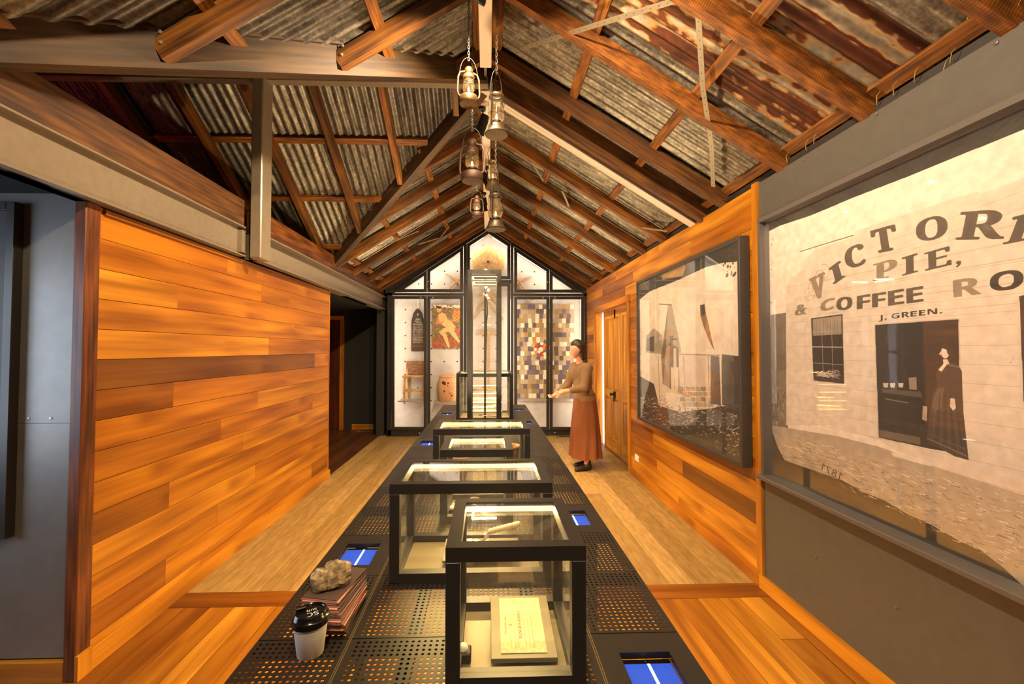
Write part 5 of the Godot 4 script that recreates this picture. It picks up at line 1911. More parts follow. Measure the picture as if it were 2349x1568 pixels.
	blob(im, Vector2(80, 28), Vector2(26, 14), Color(0.20, 0.16, 0.12))
	for e in [68, 88]:
		blob(im, Vector2(e, 54), Vector2(3, 2), Color(0.2, 0.14, 0.1))
	stroke(im, Vector2(72, 74), Vector2(84, 74), 2, Color(0.6, 0.25, 0.2))
	for k in 160:
		var c := Vector2(rr.randf_range(60, 300), rr.randf_range(90, 440))
		var px := im.get_pixelv(c)
		if px.r > 0.66: blob(im, c, Vector2(rr.randf_range(4, 12), 3), px.lerp([shade, Color(0.95, 0.74, 0.52)][rr.randi() % 2], 0.5), rr.randf() * 3.0)
	speckle(im, 23, 0.06, 0.2)
	print_material("painting_print", im, 0.5)
	var a := on_z(990.5, 799, zb + 0.04)
	var b := on_z(1056, 699, zb + 0.04)
	var pt := thing("painting", "unframed painting of a seated nude figure in warm colours", "painting", Vector3((a.x + b.x) / 2, a.y, zb + 0.04))
	var hw := (b.x - a.x) / 2
	var hh := b.y - a.y
	s = new_shape()
	s.box(Vector3(0, hh / 2, -0.013), Vector3(hw * 2, hh, 0.025))
	put(s, "stretcher", M.paper_white, pt)
	s = Shape.new()
	s.quad(Vector3(-hw, 0, 0), Vector3(hw, 0, 0), Vector3(hw, hh, 0), Vector3(-hw, hh, 0), Vector2(0, 1), Vector2(1, 1), Vector2(1, 0), Vector2(0, 0))
	put(s, "canvas", M.painting_print, pt)

	# rustic chair on its shelf
	p = on_z(950, 918.5, ZB - 0.16)
	p.z = ZB - 0.24
	var ch := thing("rustic_chair", "small rough wooden chair with a plank back, on the cabinet shelf", "chair", p)
	for x in [-0.17, 0.17]:
		s = new_shape(true)
		s.tube([Vector3(x, 0, 0.12), Vector3(x * 1.05, 0.15, 0.115), Vector3(x, 0.42, 0.10)], [0.022, 0.026, 0.02], 7)
		put(s, "leg", M.pale_wood, ch)
		s = new_shape(true)
		s.tube([Vector3(x * 0.9, 0, -0.12), Vector3(x * 0.95, 0.42, -0.11), Vector3(x * 0.98, 0.70, -0.135)], [0.022, 0.022, 0.018], 7)
		put(s, "back_leg", M.pale_wood, ch)
		s = new_shape(true)
		s.box(Vector3(x, 0.17, 0), Vector3(0.03, 0.035, 0.22))
		put(s, "side_rail", M.pale_wood, ch)
	s = new_shape(true)
	s.soft(Vector3(0, 0.435, 0.005), Vector3(0.42, 0.035, 0.29), 0.006)
	put(s, "seat", M.pale_wood, ch)
	s = new_shape(true)
	s.soft(Vector3(0, 0.585, -0.115), Vector3(0.36, 0.25, 0.02), 0.004)
	put(s, "backrest", M.plank_dark, ch)
	s = new_shape(true)
	s.soft(Vector3(0, 0.19, 0.118), Vector3(0.36, 0.05, 0.025), 0.005)
	put(s, "front_rail", M.pale_wood, ch)

	# pierced barrel
	p = on_z(1026, 921, ZB - 0.16)
	p.z = ZB - 0.24
	var ba := thing("pierced_barrel", "pale barrel-shaped vessel with ragged holes, on the cabinet shelf", "vessel", p)
	s = new_shape()
	var prof := []
	for k in 11:
		var t := k / 10.0
		prof.append(Vector2(0.145 + 0.042 * sin(t * PI * 0.92 + 0.1), 0.005 + 0.44 * t))
	s.lathe([Vector2(0, 0), Vector2(0.14, 0)] + prof, 32)
	put(s, "body", M.clay_pink, ba)
	s = new_shape()
	s.lathe([Vector2(0.155, 0.445), Vector2(0.165, 0.455), Vector2(0.158, 0.475), Vector2(0.13, 0.497), Vector2(0.0, 0.505)], 32)
	put(s, "lid", M.clay_pink, ba)
	for k in [[-0.35, 0.35, 0.034], [-0.22, 0.335, 0.03], [0.12, 0.345, 0.018], [0.1, 0.30, 0.014], [-0.25, 0.20, 0.018], [0.5, 0.12, 0.016], [-0.5, 0.06, 0.01], [0.3, 0.16, 0.012]]:
		var rad := 0.145 + 0.042 * sin((k[1] - 0.005) / 0.44 * PI * 0.92 + 0.1)
		var dir := Vector3(sin(k[0]), 0, cos(k[0]))
		s = new_shape()
		var pts := []
		for q in 9:
			var f := TAU * q / 9
			pts.append(Vector2(cos(f), sin(f)) * k[2] * rr.randf_range(0.6, 1.25))
		s.prism(pts, 0.004, Transform3D(Basis(Vector3.UP.cross(dir), Vector3.UP, dir), dir * (rad - 0.001) + Vector3(0, k[1], 0)))
		put(s, "ragged_hole", M.hole_brown, ba)

	# patchwork quilt, patch by patch
	a = on_z(1184.5, 913, zb + 0.03)
	b = on_z(1316.5, 698, zb + 0.03)
	var qu := thing("patchwork_quilt", "patchwork quilt of small beige and navy patches with an orange centre rosette", "quilt", Vector3((a.x + b.x) / 2, a.y, zb + 0.02))
	hw = (b.x - a.x) / 2
	hh = b.y - a.y
	s = new_shape()
	s.box(Vector3(0, hh / 2, -0.008), Vector3(hw * 2, hh, 0.012))
	put(s, "lining", M.cloth0, qu)
	var nx := 15
	var ny := 20
	for i in nx:
		for j in ny:
			var pick := rr.randf()
			var kind := 0
			if pick < 0.20: kind = 0
			elif pick < 0.40: kind = 1
			elif pick < 0.55: kind = 2
			elif pick < 0.70: kind = 3
			elif pick < 0.82: kind = 4
			elif pick < 0.92: kind = 5
			elif pick < 0.97: kind = 6
			else: kind = 7
			var w := hw * 2 / nx
			var h := hh / ny
			var dx := 0.2 * w * sin(j * 2.1 + 0.3 * i)
			var x0 := maxf(-hw, -hw + i * w + (dx if i > 0 else 0.0)) + 0.001
			var x1 := minf(hw, -hw + (i + 1) * w + (0.2 * w * sin(j * 2.1 + 0.3 * (i + 1)) if i < nx - 1 else 0.0)) - 0.001
			s = new_shape(true)
			s.span(Vector3(x0, j * h + 0.001, -0.002), Vector3(x1, (j + 1) * h - 0.001, rr.randf_range(0.001, 0.004)))
			put(s, "patch", M["cloth%d" % kind], qu)
	var cx := on_z(1241, 801, zb + 0.03) - qu.position
	for ringk in [[0.0, 0.045, 1, [1]], [0.045, 0.085, 7, [8, 9, 4, 8, 1, 9, 5]], [0.085, 0.135, 11, [9, 8, 1, 5, 9, 1, 8, 4, 9, 1, 5]], [0.135, 0.20, 15, [1, 5, 4, 0, 1, 8, 0, 5, 1, 2, 4, 0, 1, 5, 3]]]:
		for k in ringk[2]:
			var f0: float = TAU * k / ringk[2] + 0.02
			var f1: float = TAU * (k + 1) / ringk[2] - 0.02
			var pts := []
			var steps: int = 3 if ringk[2] > 1 else 12
			for q in steps + 1:
				pts.append(Vector2(cos(lerpf(f0, f1, float(q) / steps)), sin(lerpf(f0, f1, float(q) / steps))) * ringk[1])
			if ringk[0] > 0.0:
				for q in steps + 1:
					pts.append(Vector2(cos(lerpf(f1, f0, float(q) / steps)), sin(lerpf(f1, f0, float(q) / steps))) * ringk[0])
			s = new_shape()
			s.prism(pts, 0.004, Transform3D(Basis.IDENTITY, Vector3(cx.x, cx.y, 0.003)))
			put(s, "rosette_patch", M["cloth%d" % ringk[3][k % ringk[3].size()]], qu)


func make_lantern(label: String, at: Vector3, size: float, turn: float, tall: bool, metal: Material, lit: float) -> void:
	var t := thing("hurricane_lantern", label, "lantern", at, turn, "hurricane lanterns hung on chains from the ridge")
	var k := size
	var stretch := 1.18 if tall else 1.1
	t.scale = Vector3(1, stretch, 1)
	var pr := func(list: Array) -> Array:
		var out := []
		for p in list: out.append(Vector2(p[0], p[1]) * k)
		return out
	var s := new_shape()
	if tall:
		s.lathe(pr.call([[0, 0.004], [0.055, 0.002], [0.082, 0.0], [0.085, 0.006], [0.074, 0.018], [0.062, 0.04], [0.058, 0.058], [0.036, 0.066]]), 28)
	else:
		s.lathe(pr.call([[0, 0.003], [0.06, 0.002], [0.072, 0.0], [0.076, 0.006], [0.076, 0.042], [0.070, 0.053], [0.034, 0.062], [0.030, 0.066]]), 28)
	put(s, "fuel_tank", metal, t)
	s = new_shape()
	s.lathe(pr.call([[0.030, 0.064], [0.038, 0.072], [0.036, 0.084], [0.022, 0.092], [0.010, 0.094], [0.010, 0.088], [0, 0.088]]), 20)
	put(s, "burner", M.black_iron, t)
	s = new_shape()
	if tall:
		s.lathe(pr.call([[0.036, 0.078], [0.054, 0.10], [0.060, 0.13], [0.054, 0.165], [0.044, 0.20], [0.042, 0.232]]), 28)
	else:
		s.lathe(pr.call([[0.032, 0.082], [0.046, 0.105], [0.050, 0.128], [0.046, 0.155], [0.035, 0.182]]), 28)
	put(s, "glass_globe", M.lamp_glass, t)
	s = new_shape()
	if tall:
		s.lathe(pr.call([[0.040, 0.228], [0.056, 0.230], [0.058, 0.238], [0.050, 0.246], [0.040, 0.25], [0.036, 0.244]]), 28)
	else:
		s.lathe(pr.call([[0.038, 0.180], [0.047, 0.184], [0.044, 0.212], [0.030, 0.224], [0.034, 0.232], [0.035, 0.25], [0.026, 0.268], [0.010, 0.275], [0, 0.276]]), 28)
	put(s, "crown", metal, t)
	for sg in [-1.0, 1.0]:
		s = new_shape()
		if tall:
			s.bar(Vector3(sg * 0.062, 0.05, 0) * k, Vector3(sg * 0.052, 0.30, 0) * k, 0.012 * k, 0.004 * k, Vector3.RIGHT)
			put(s, "side_strap", M.black_iron, t)
		else:
			s.tube([Vector3(sg * 0.070, 0.048, 0) * k, Vector3(sg * 0.088, 0.062, 0) * k, Vector3(sg * 0.092, 0.09, 0) * k, Vector3(sg * 0.086, 0.19, 0) * k, Vector3(sg * 0.07, 0.225, 0) * k, Vector3(sg * 0.032, 0.236, 0) * k], 0.0085 * k, 8)
			put(s, "side_tube", metal, t)
	# wire guard: a ring and two crossing wires front and back
	s = new_shape()
	var ringp := []
	for q in 20:
		ringp.append(Vector3(cos(TAU * q / 20) * 0.062, 0.125, sin(TAU * q / 20) * 0.062) * k)
	s.tube(ringp, 0.0018 * k, 5, true)
	var top := 0.225 if tall else 0.182
	for f in [1.0, -1.0]:
		for c in [1.0, -1.0]:
			var pts := []
			for q in 9:
				var u := q / 8.0
				var an: float = (u - 0.5) * 1.5 * c
				pts.append(Vector3(sin(an) * 0.06, lerpf(0.085, top, u), cos(an) * 0.06 * f) * k)
			s.tube(pts, 0.0016 * k, 5)
	put(s, "wire_guard", M.black_iron, t)
	s = new_shape()
	var bail := []
	var reach := 0.40 if tall else 0.345
	for q in 13:
		var f := PI * q / 12
		bail.append(Vector3(cos(f) * 0.075, 0.20 + sin(f) * (reach - 0.20), 0.0) * k)
	s.tube(bail, 0.0028 * k, 6)
	put(s, "bail_handle", M.black_iron, t)
	# flame-shaped bulb and its light
	s = new_shape()
	s.lathe(pr.call([[0, 0.092], [0.006, 0.096], [0.0095, 0.108], [0.006, 0.122], [0, 0.134]]), 12)
	put(s, "flame_bulb", M.flame, t)
	var l := OmniLight3D.new()
	l.name = "lantern_light"
	l.position = Vector3(0, 0.112, 0) * k
	l.light_color = Color(1.0, 0.74, 0.40)
	l.light_energy = lit
	l.light_size = 0.012
	l.omni_range = 12.0
	l.omni_attenuation = 2.0
	l.shadow_enabled = true
	t.add_child(l)
	# chain up to the ridge
	s = new_shape()
	var y := reach * k - 0.008
	var end := (3.70 - at.y) / stretch
	var q := 0
	while y < end:
		var pts := []
		for i in 8:
			var f := TAU * i / 8
			var e := Vector3(cos(f) * 0.0055, sin(f) * 0.011, 0)
			if q % 2: e = Vector3(0, e.y, e.x)
			pts.append(e + Vector3(0, y, 0))
		s.tube(pts, 0.0019, 4, true)
		y += 0.0165
		q += 1
	var ch := put(s, "chain", M.chain_metal, t)
	ch.set_meta("kind", "stuff")


func build_lanterns() -> void:
	# pixel of the base's middle, pixel width of the base, its distance
	for k in [
		[1075, 239, 44.0, -2.55, false, "brass_old", "dull brass hurricane lantern hung highest of all", 0.3],
		[1139, 310, 55.0, -2.35, true, "tin_old", "big tin lantern with a tall pear-shaped glass", 0.9],
		[1083, 416, 50.0, -2.75, false, "tin_rust", "rusty brown hurricane lantern with a crossed wire guard", -0.25],
		[1131, 432, 37.0, -3.30, true, "brass_old", "bright glassed lantern hung behind the big tin one", 0.3],
		[1094, 497, 25.0, -4.30, false, "tin_rust", "small dark hurricane lantern hung farthest off", 0.15],
		[1137, 527, 48.0, -2.95, true, "tin_old", "lowest hung lantern with a straight tall glass and wide foot", 1.1]]:
		var p := on_z(k[0], k[1], k[3])
		var size: float = k[2] * -k[3] / 980.0 / (0.170 if k[4] else 0.152)
		make_lantern(k[6], p, size, k[7], k[4], M[k[5]], 0.04)


func make_spot(at: Vector3, aim: Vector3, energy: float, label: String, size := 0.045, lens_mat := "lens", color := Color(1.0, 0.87, 0.70), cone := 62.0) -> void:
	var t := thing("spotlight", label, "spotlight", at, 0.0, "black spotlights along the ridge")
	var d := (aim - at).normalized()
	var x := d.cross(Vector3.UP if absf(d.y) < 0.95 else Vector3.RIGHT).normalized()
	var b := Basis(x, -d, x.cross(-d))
	var s := new_shape()
	s.lathe([Vector2(0, 0.09), Vector2(size * 0.8, 0.09), Vector2(size * 0.9, 0.075), Vector2(size * 0.9, -0.05), Vector2(size, -0.055), Vector2(size, -0.075), Vector2(size * 0.86, -0.075), Vector2(size * 0.82, -0.05)], 20, Transform3D(b, Vector3.ZERO))
	put(s, "body", M.black, t)
	s = new_shape()
	s.lathe([Vector2(size * 0.84, -0.05), Vector2(0, -0.056)], 20, Transform3D(b, Vector3.ZERO))
	put(s, "lens", M[lens_mat], t)
	s = new_shape()
	s.tube([Vector3(0, 0, 0) + x * size, Vector3(0, 0.08, 0) + x * size * 0.6, Vector3(0, 0.14, 0)], 0.006, 6)
	s.lathe([Vector2(0, 0.16), Vector2(0.032, 0.16), Vector2(0.032, 0.135), Vector2(0, 0.135)], 14)
	put(s, "bracket", M.black, t)
	var l := SpotLight3D.new()
	l.name = "spot_light"
	l.position = d * 0.085
	l.basis = Basis.looking_at(d, Vector3.UP if absf(d.y) < 0.95 else Vector3.RIGHT)
	l.light_color = color
	l.light_energy = energy
	l.spot_angle = cone
	l.spot_angle_attenuation = 0.8
	l.spot_range = 14.0
	l.spot_attenuation = 2.0
	l.light_size = size * 0.8
	l.shadow_enabled = true
	t.add_child(l)


func build_spotlights() -> void:
	var a := on_y(1106, 288, 3.50)
	make_spot(Vector3(-0.02, 3.50, 0.55), Vector3(1.7, 1.2, -0.9), 7.0, "black spotlight aimed at the grey wall below the big print")
	make_spot(Vector3(-0.02, 3.50, -0.30), Vector3(-1.8, 0.7, -2.4), 7.5, "black spotlight aimed at the cedar wall's near end")
	make_spot(Vector3(-0.02, 3.50, -1.60), Vector3(1.7, 0.9, -3.2), 9.5, "black spotlight aimed at the framed photograph")
	make_spot(Vector3(-0.02, 3.50, -2.25), Vector3(-1.9, 0.9, -3.8), 8.5, "black spotlight aimed at the cedar wall's middle")
	make_spot(a, Vector3(-1.4, 0.3, -5.0), 7.5, "black spotlight on the ridge beam beside the big tin lantern")
	make_spot(Vector3(-0.02, 3.50, -4.9), Vector3(1.6, 0.6, -5.6), 7.5, "black spotlight aimed at the double door")
	make_spot(on_y(1110, 470, 3.42), Vector3(0.2, 0.4, -6.9), 5.0, "black spotlight at the ridge before the lit cabinet")
	make_spot(Vector3(-3.6, 2.9, -3.2), Vector3(-3.0, 3.6, -4.2), 0.12, "pink spotlight in the side wing under the iron roof", 0.04, "pink_lens", Color(1.0, 0.38, 0.38), 70.0)
	# squat uplights added out of sight, one on the table behind the cases and two on the floor behind the table, wash the roof
	for k in [[Vector3(-0.03, TT + 0.001, -3.15), 7.0, "squat black lamp added out of sight on the table before the tall tower"], [Vector3(-0.32, 0.0, -6.15), 5.0, "squat black lamp added out of sight on the floor behind the table, cedar wall side"], [Vector3(0.24, 0.0, -6.15), 5.0, "squat black lamp added out of sight on the floor behind the table, door side"]]:
		var t := thing("added_uplight", k[2], "lamp", k[0])
		var s := new_shape()
		s.lathe([Vector2(0, 0), Vector2(0.05, 0), Vector2(0.05, 0.04), Vector2(0.044, 0.042), Vector2(0.044, 0.034), Vector2(0.0, 0.034)], 24)
		put(s, "body", M.black, t)
		s = new_shape()
		s.lathe([Vector2(0.042, 0.036), Vector2(0, 0.038)], 20)
		put(s, "lens", M.lens, t)
		var l := SpotLight3D.new()
		l.name = "added_uplight_beam"
		l.position = Vector3(0, 0.05, 0)
		l.basis = Basis.looking_at(Vector3.UP, Vector3.RIGHT)
		l.light_color = Color(1.0, 0.86, 0.66)
		l.light_energy = k[1]
		l.spot_angle = 72.0
		l.spot_angle_attenuation = 0.7
		l.spot_range = 16.0
		l.spot_attenuation = 2.0
		l.light_size = 0.04
		l.shadow_enabled = true
		t.add_child(l)


func build_table_things() -> void:
	# paper cup with a black lid
	var c := on_y(712, 1496, TT)
	var t := thing("coffee_cup", "white paper coffee cup with a marked black lid on the table", "cup", c, 0.5)
	var s := new_shape()
	s.lathe([Vector2(0.026, 0.003), Vector2(0.0285, 0.0), Vector2(0.030, 0.001), Vector2(0.0395, 0.080), Vector2(0.0395, 0.083)], 40)
	put(s, "cup", M.paper_white, t)
	s = new_shape()
	s.lathe([Vector2(0.0405, 0.074), Vector2(0.0425, 0.0745), Vector2(0.043, 0.079), Vector2(0.0420, 0.081), Vector2(0.0432, 0.084), Vector2(0.0425, 0.088), Vector2(0.0395, 0.089), Vector2(0.0370, 0.098), Vector2(0.0350, 0.1005), Vector2(0.0325, 0.0995), Vector2(0.031, 0.0955), Vector2(0, 0.095)], 40)
	var lid := put(s, "lid", M.black_gloss, t)
	s = new_shape()
	s.soft(Vector3(-0.020, 0.1005, -0.021), Vector3(0.024, 0.006, 0.012), 0.002, Transform3D(Basis(Vector3.UP, 0.0), Vector3.ZERO))
	put(s, "sip_tab", M.black_gloss, lid)
	# marker pen on the lid, upside down to us
	for q in [["SC", Vector3(0.016, 0.0957, 0.002), 0.026, 0.016], ["SUN", Vector3(0.014, 0.0957, -0.012), 0.022, 0.008]]:
		var w := word(q[0], font("Droid Sans", 400, true))
		s = Shape.new()
		for i in range(0, w.size(), 3):
			var p := []
			for k in 3:
				p.append(q[1] + Vector3(-w[i + k].x * q[2], 0, w[i + k].y * q[3]))
			var n := Vector3.UP
			if (p[1] - p[0]).cross(p[2] - p[0]).y > 0: s.tri(p[0], p[1], p[2], n, n, n)
			else: s.tri(p[0], p[2], p[1], n, n, n)
		put(s, "marking", M.chalk, lid)

	# slumped stack of leaflets
	var base := Vector3(-0.412, TT + 0.0006, -1.205)
	for k in 40:
		var u := k / 39.0
		s = new_shape()
		s.box(Vector3.ZERO, Vector3(0.099, 0.0016, 0.165))
		var o := one(s, "leaflet", M["leaflet%d" % [0, 2, 1, 0, 2][k % 5]], "pink and dark printed leaflet in the slumped stack under the rock", "leaflet", "leaflets stacked under the rock")
		o.position = base + Vector3(0.012 * sin(u * 3.0) - 0.014 * u + 0.003 * sin(k * 2.3), 0.0020 * k + 0.0002, 0.03 * sin(u * PI) - 0.02 * u + 0.003 * sin(k * 0.7))
		o.rotation.y = -0.16 * u + 0.04 * sin(k * 1.9)
	# the rock on top of them
	var rk := thing("rock", "rough pale brown rock weighing down the leaflets", "rock", Vector3(-0.424, TT + 0.0805, -1.20), 0.25)
	for q in [[Vector3(0.012, 0.034, 0.004), Vector3(0.040, 0.038, 0.030), 5], [Vector3(-0.03, 0.026, 0.012), Vector3(0.027, 0.030, 0.026), 9]]:
		var f := noise(FastNoiseLite.TYPE_SIMPLEX_SMOOTH, 1.1, 3, q[2])
		s = new_shape()
		var rows := []
		for i in 15:
			var row := []
			for j in 25:
				var th := PI * i / 14
				var ph := TAU * j / 24
				var n := Vector3(sin(th) * cos(ph), cos(th), sin(th) * sin(ph))
				var b := n * (1.0 + 0.34 * f.get_noise_3dv(n * 0.8))
				b = Vector3(clampf(b.x, -0.92, 0.9), clampf(b.y, -0.8, 0.92), clampf(b.z, -0.9, 0.9))
				row.append(q[0] + b * q[1])
			rows.append(row)
		for i in 14:
			for j in 24:
				s.quad(rows[i][j], rows[i][j + 1], rows[i + 1][j + 1], rows[i + 1][j])
		put(s, "lump", M.rock, rk)


func build_fittings() -> void:
	# power point on the timber wall
	var p := on_x(1462, 1050, XR)
	var o := thing("power_point", "small white power point low on the cedar wall", "socket", p)
	var s := new_shape()
	s.soft(Vector3(-0.006, 0, 0), Vector3(0.012, 0.072, 0.115), 0.003)
	put(s, "plate", M.white_plastic, o)
	for z in [-0.028, 0.028]:
		s = new_shape()
		s.box(Vector3(-0.0125, 0.012, z), Vector3(0.003, 0.018, 0.012))
		put(s, "switch", M.paper_white, o)
	# floor grilles
	for k in [[on_y(1295, 1001, 0), "beside the cabinet's end near the double door"], [on_y(838, 988, 0), "before the dark wall"]]:
		var at: Vector3 = k[0]
		o = thing("floor_grille", "flat metal floor grille set in the boards %s" % k[1], "grille", at)
		s = new_shape()
		s.box(Vector3(0, 0.002, 0), Vector3(0.30, 0.004, 0.12))
		put(s, "rim", M.tray, o)
		s = new_shape()
		s.box(Vector3(0.02, 0.0045, 0), Vector3(0.22, 0.002, 0.075))
		put(s, "slots", M.hole, o)
	# black framed panel on the sheet metal wall
	var a := on_z(22, 1236, -2.07)
	var b := on_z(22, 462, -2.07)
	o = thing("poster", "tall black framed poster on the grey sheet metal wall", "poster", Vector3(a.x - 0.47, a.y, -2.11))
	s = new_shape()
	var h := b.y - a.y
	s.soft(Vector3(0.43, h / 2, 0.02), Vector3(0.04, h, 0.044), 0.002)
	s.soft(Vector3(-0.43, h / 2, 0.02), Vector3(0.04, h, 0.044), 0.002)
	s.soft(Vector3(0, h - 0.02, 0.02), Vector3(0.82, 0.04, 0.044), 0.002)
	s.soft(Vector3(0, 0.02, 0.02), Vector3(0.82, 0.04, 0.044), 0.002)
	put(s, "frame", M.black, o)
	s = new_shape()
	s.box(Vector3(0, h / 2, 0.012), Vector3(0.84, h - 0.06, 0.016))
	put(s, "panel", M.charcoal, o)
	# dry fibres poking out over the grey wall
	s = new_shape()
	for q in [[2215, 70], [2180, 148], [2165, 168], [2098, 188], [2050, 218], [2012, 240], [1868, 330], [1850, 345], [1806, 372], [2330, 40]]:
		var c := on_x(q[0], q[1], XR + 0.02)
		s.tube([c, c + Vector3(-0.012, 0.012, 0.012), c + Vector3(-0.02, 0.03, 0.018 + rng.randf() * 0.01), c + Vector3(-0.012, 0.045, 0.03)], [0.0022, 0.002, 0.0016, 0.0008], 5)
	o = one(s, "eave_fibres", M.straw, "dry straw fibres poking out above the grey wall panel", "straw")
	o.set_meta("kind", "stuff")


# ---------- a person, meshed from a field of tapered capsules ----------
func smooth_body(bones: Array, cell: float, blend: float) -> Shape:
	var lo := Vector3(INF, INF, INF)
	var hi := -lo
	for b in bones:
		var r: float = maxf(b[2], b[3]) + blend + cell * 2
		lo = lo.min(b[0].min(b[1]) - Vector3.ONE * r)
		hi = hi.max(b[0].max(b[1]) + Vector3.ONE * r)
	var n := Vector3i(((hi - lo) / cell).ceil()) + Vector3i.ONE
	var sx := 1
	var sy := n.x
	var sz := n.x * n.y
	var f := PackedFloat32Array()
	f.resize(n.x * n.y * n.z)
	f.fill(1.0)
	for b in bones:
		var a: Vector3 = b[0]
		var d: Vector3 = b[1] - a
		var dd := maxf(d.length_squared(), 1e-9)
		var r: float = maxf(b[2], b[3]) + blend + cell * 1.5
		var i0 := Vector3i(((a.min(b[1]) - Vector3.ONE * r - lo) / cell).floor()).clamp(Vector3i.ZERO, n - Vector3i.ONE)
		var i1 := Vector3i(((a.max(b[1]) + Vector3.ONE * r - lo) / cell).ceil()).clamp(Vector3i.ZERO, n - Vector3i.ONE)
		for z in range(i0.z, i1.z + 1):
			for y in range(i0.y, i1.y + 1):
				for x in range(i0.x, i1.x + 1):
					var p := lo + Vector3(x, y, z) * cell - a
					var t := clampf(p.dot(d) / dd, 0.0, 1.0)
					var e := (p - d * t).length() - lerpf(b[2], b[3], t)
					var at := x + y * sy + z * sz
					var g := f[at]
					var k := maxf(blend - absf(g - e), 0.0) / blend
					f[at] = minf(g, e) - k * k * blend * 0.25
	var index := {}
	var pts := PackedVector3Array()
	var off := [0, sx, sy, sx + sy, sz, sz + sx, sz + sy, sz + sx + sy]
	var cor := [Vector3(0, 0, 0), Vector3(1, 0, 0), Vector3(0, 1, 0), Vector3(1, 1, 0), Vector3(0, 0, 1), Vector3(1, 0, 1), Vector3(0, 1, 1), Vector3(1, 1, 1)]
	var edges := [[0, 1], [2, 3], [4, 5], [6, 7], [0, 2], [1, 3], [4, 6], [5, 7], [0, 4], [1, 5], [2, 6], [3, 7]]
	for z in n.z - 1:
		for y in n.y - 1:
			for x in n.x - 1:
				var at := x + y * sy + z * sz
				var v0 := f[at]
				if absf(v0) > cell * 2.2: continue
				var c := Vector3.ZERO
				var m := 0
				for e in edges:
					var p := f[at + off[e[0]]]
					var q := f[at + off[e[1]]]
					if (p < 0.0) != (q < 0.0):
						c += cor[e[0]].lerp(cor[e[1]], p / (p - q))
						m += 1
				if m:
					index[at] = pts.size()
					pts.append(lo + (Vector3(x, y, z) + c / m) * cell)
	var tris := PackedInt32Array()
	for at in index:
		for ax in [[sx, sy, sz], [sy, sz, sx], [sz, sx, sy]]:
			var nx: int = at + ax[0]
			if nx >= f.size() or (f[at] < 0.0) == (f[nx] < 0.0): continue
			var q := [at, at - ax[1], at - ax[1] - ax[2], at - ax[2]]
			if not (index.has(q[1]) and index.has(q[2]) and index.has(q[3])): continue
			var w := [index[q[0]], index[q[1]], index[q[2]], index[q[3]]]
			if f[at] >= 0.0: w.reverse()
			tris.append_array([w[0], w[1], w[2], w[0], w[2], w[3]])
	var nor := PackedVector3Array()
	nor.resize(pts.size())
	for i in range(0, tris.size(), 3):
		var c := (pts[tris[i + 1]] - pts[tris[i]]).cross(pts[tris[i + 2]] - pts[tris[i]])
		for k in 3: nor[tris[i + k]] += c
	var s := new_shape()
	for i in range(0, tris.size(), 3):
		var a := tris[i]
		var b := tris[i + 1]
		var c := tris[i + 2]
		s.tri(pts[a], pts[b], pts[c], nor[a].normalized(), nor[b].normalized(), nor[c].normalized(), Vector2(pts[a].x + pts[a].z, pts[a].y), Vector2(pts[b].x + pts[b].z, pts[b].y), Vector2(pts[c].x + pts[c].z, pts[c].y))
	return s


func hand(bones: Array, wrist: Vector3, along: Vector3, side: Vector3, thumb: float) -> void:
	var down := along.cross(side).normalized()
	var palm := wrist + along * 0.075
	for k in 4:
		var o := side * (0.027 - 0.018 * k)
		bones.append([wrist + o * 0.6, palm + o, 0.016, 0.013])
		var l: float = [0.068, 0.078, 0.073, 0.055][k]
		var a := palm + o
		var b := a + (along * 0.85 + down * 0.35).normalized() * l * 0.5
		bones.append([a, b, 0.0095, 0.0085])
		bones.append([b, b + (along * 0.5 + down * 0.8).normalized() * l * 0.5, 0.0085, 0.0075])
	var t := wrist + along * 0.022 + side * thumb * 0.024
	var u := t + (along * 0.6 + side * thumb * 0.8).normalized() * 0.042
	bones.append([t, u, 0.013, 0.0105])
	bones.append([u, u + (along + side * thumb * 0.2).normalized() * 0.03, 0.0105, 0.008])


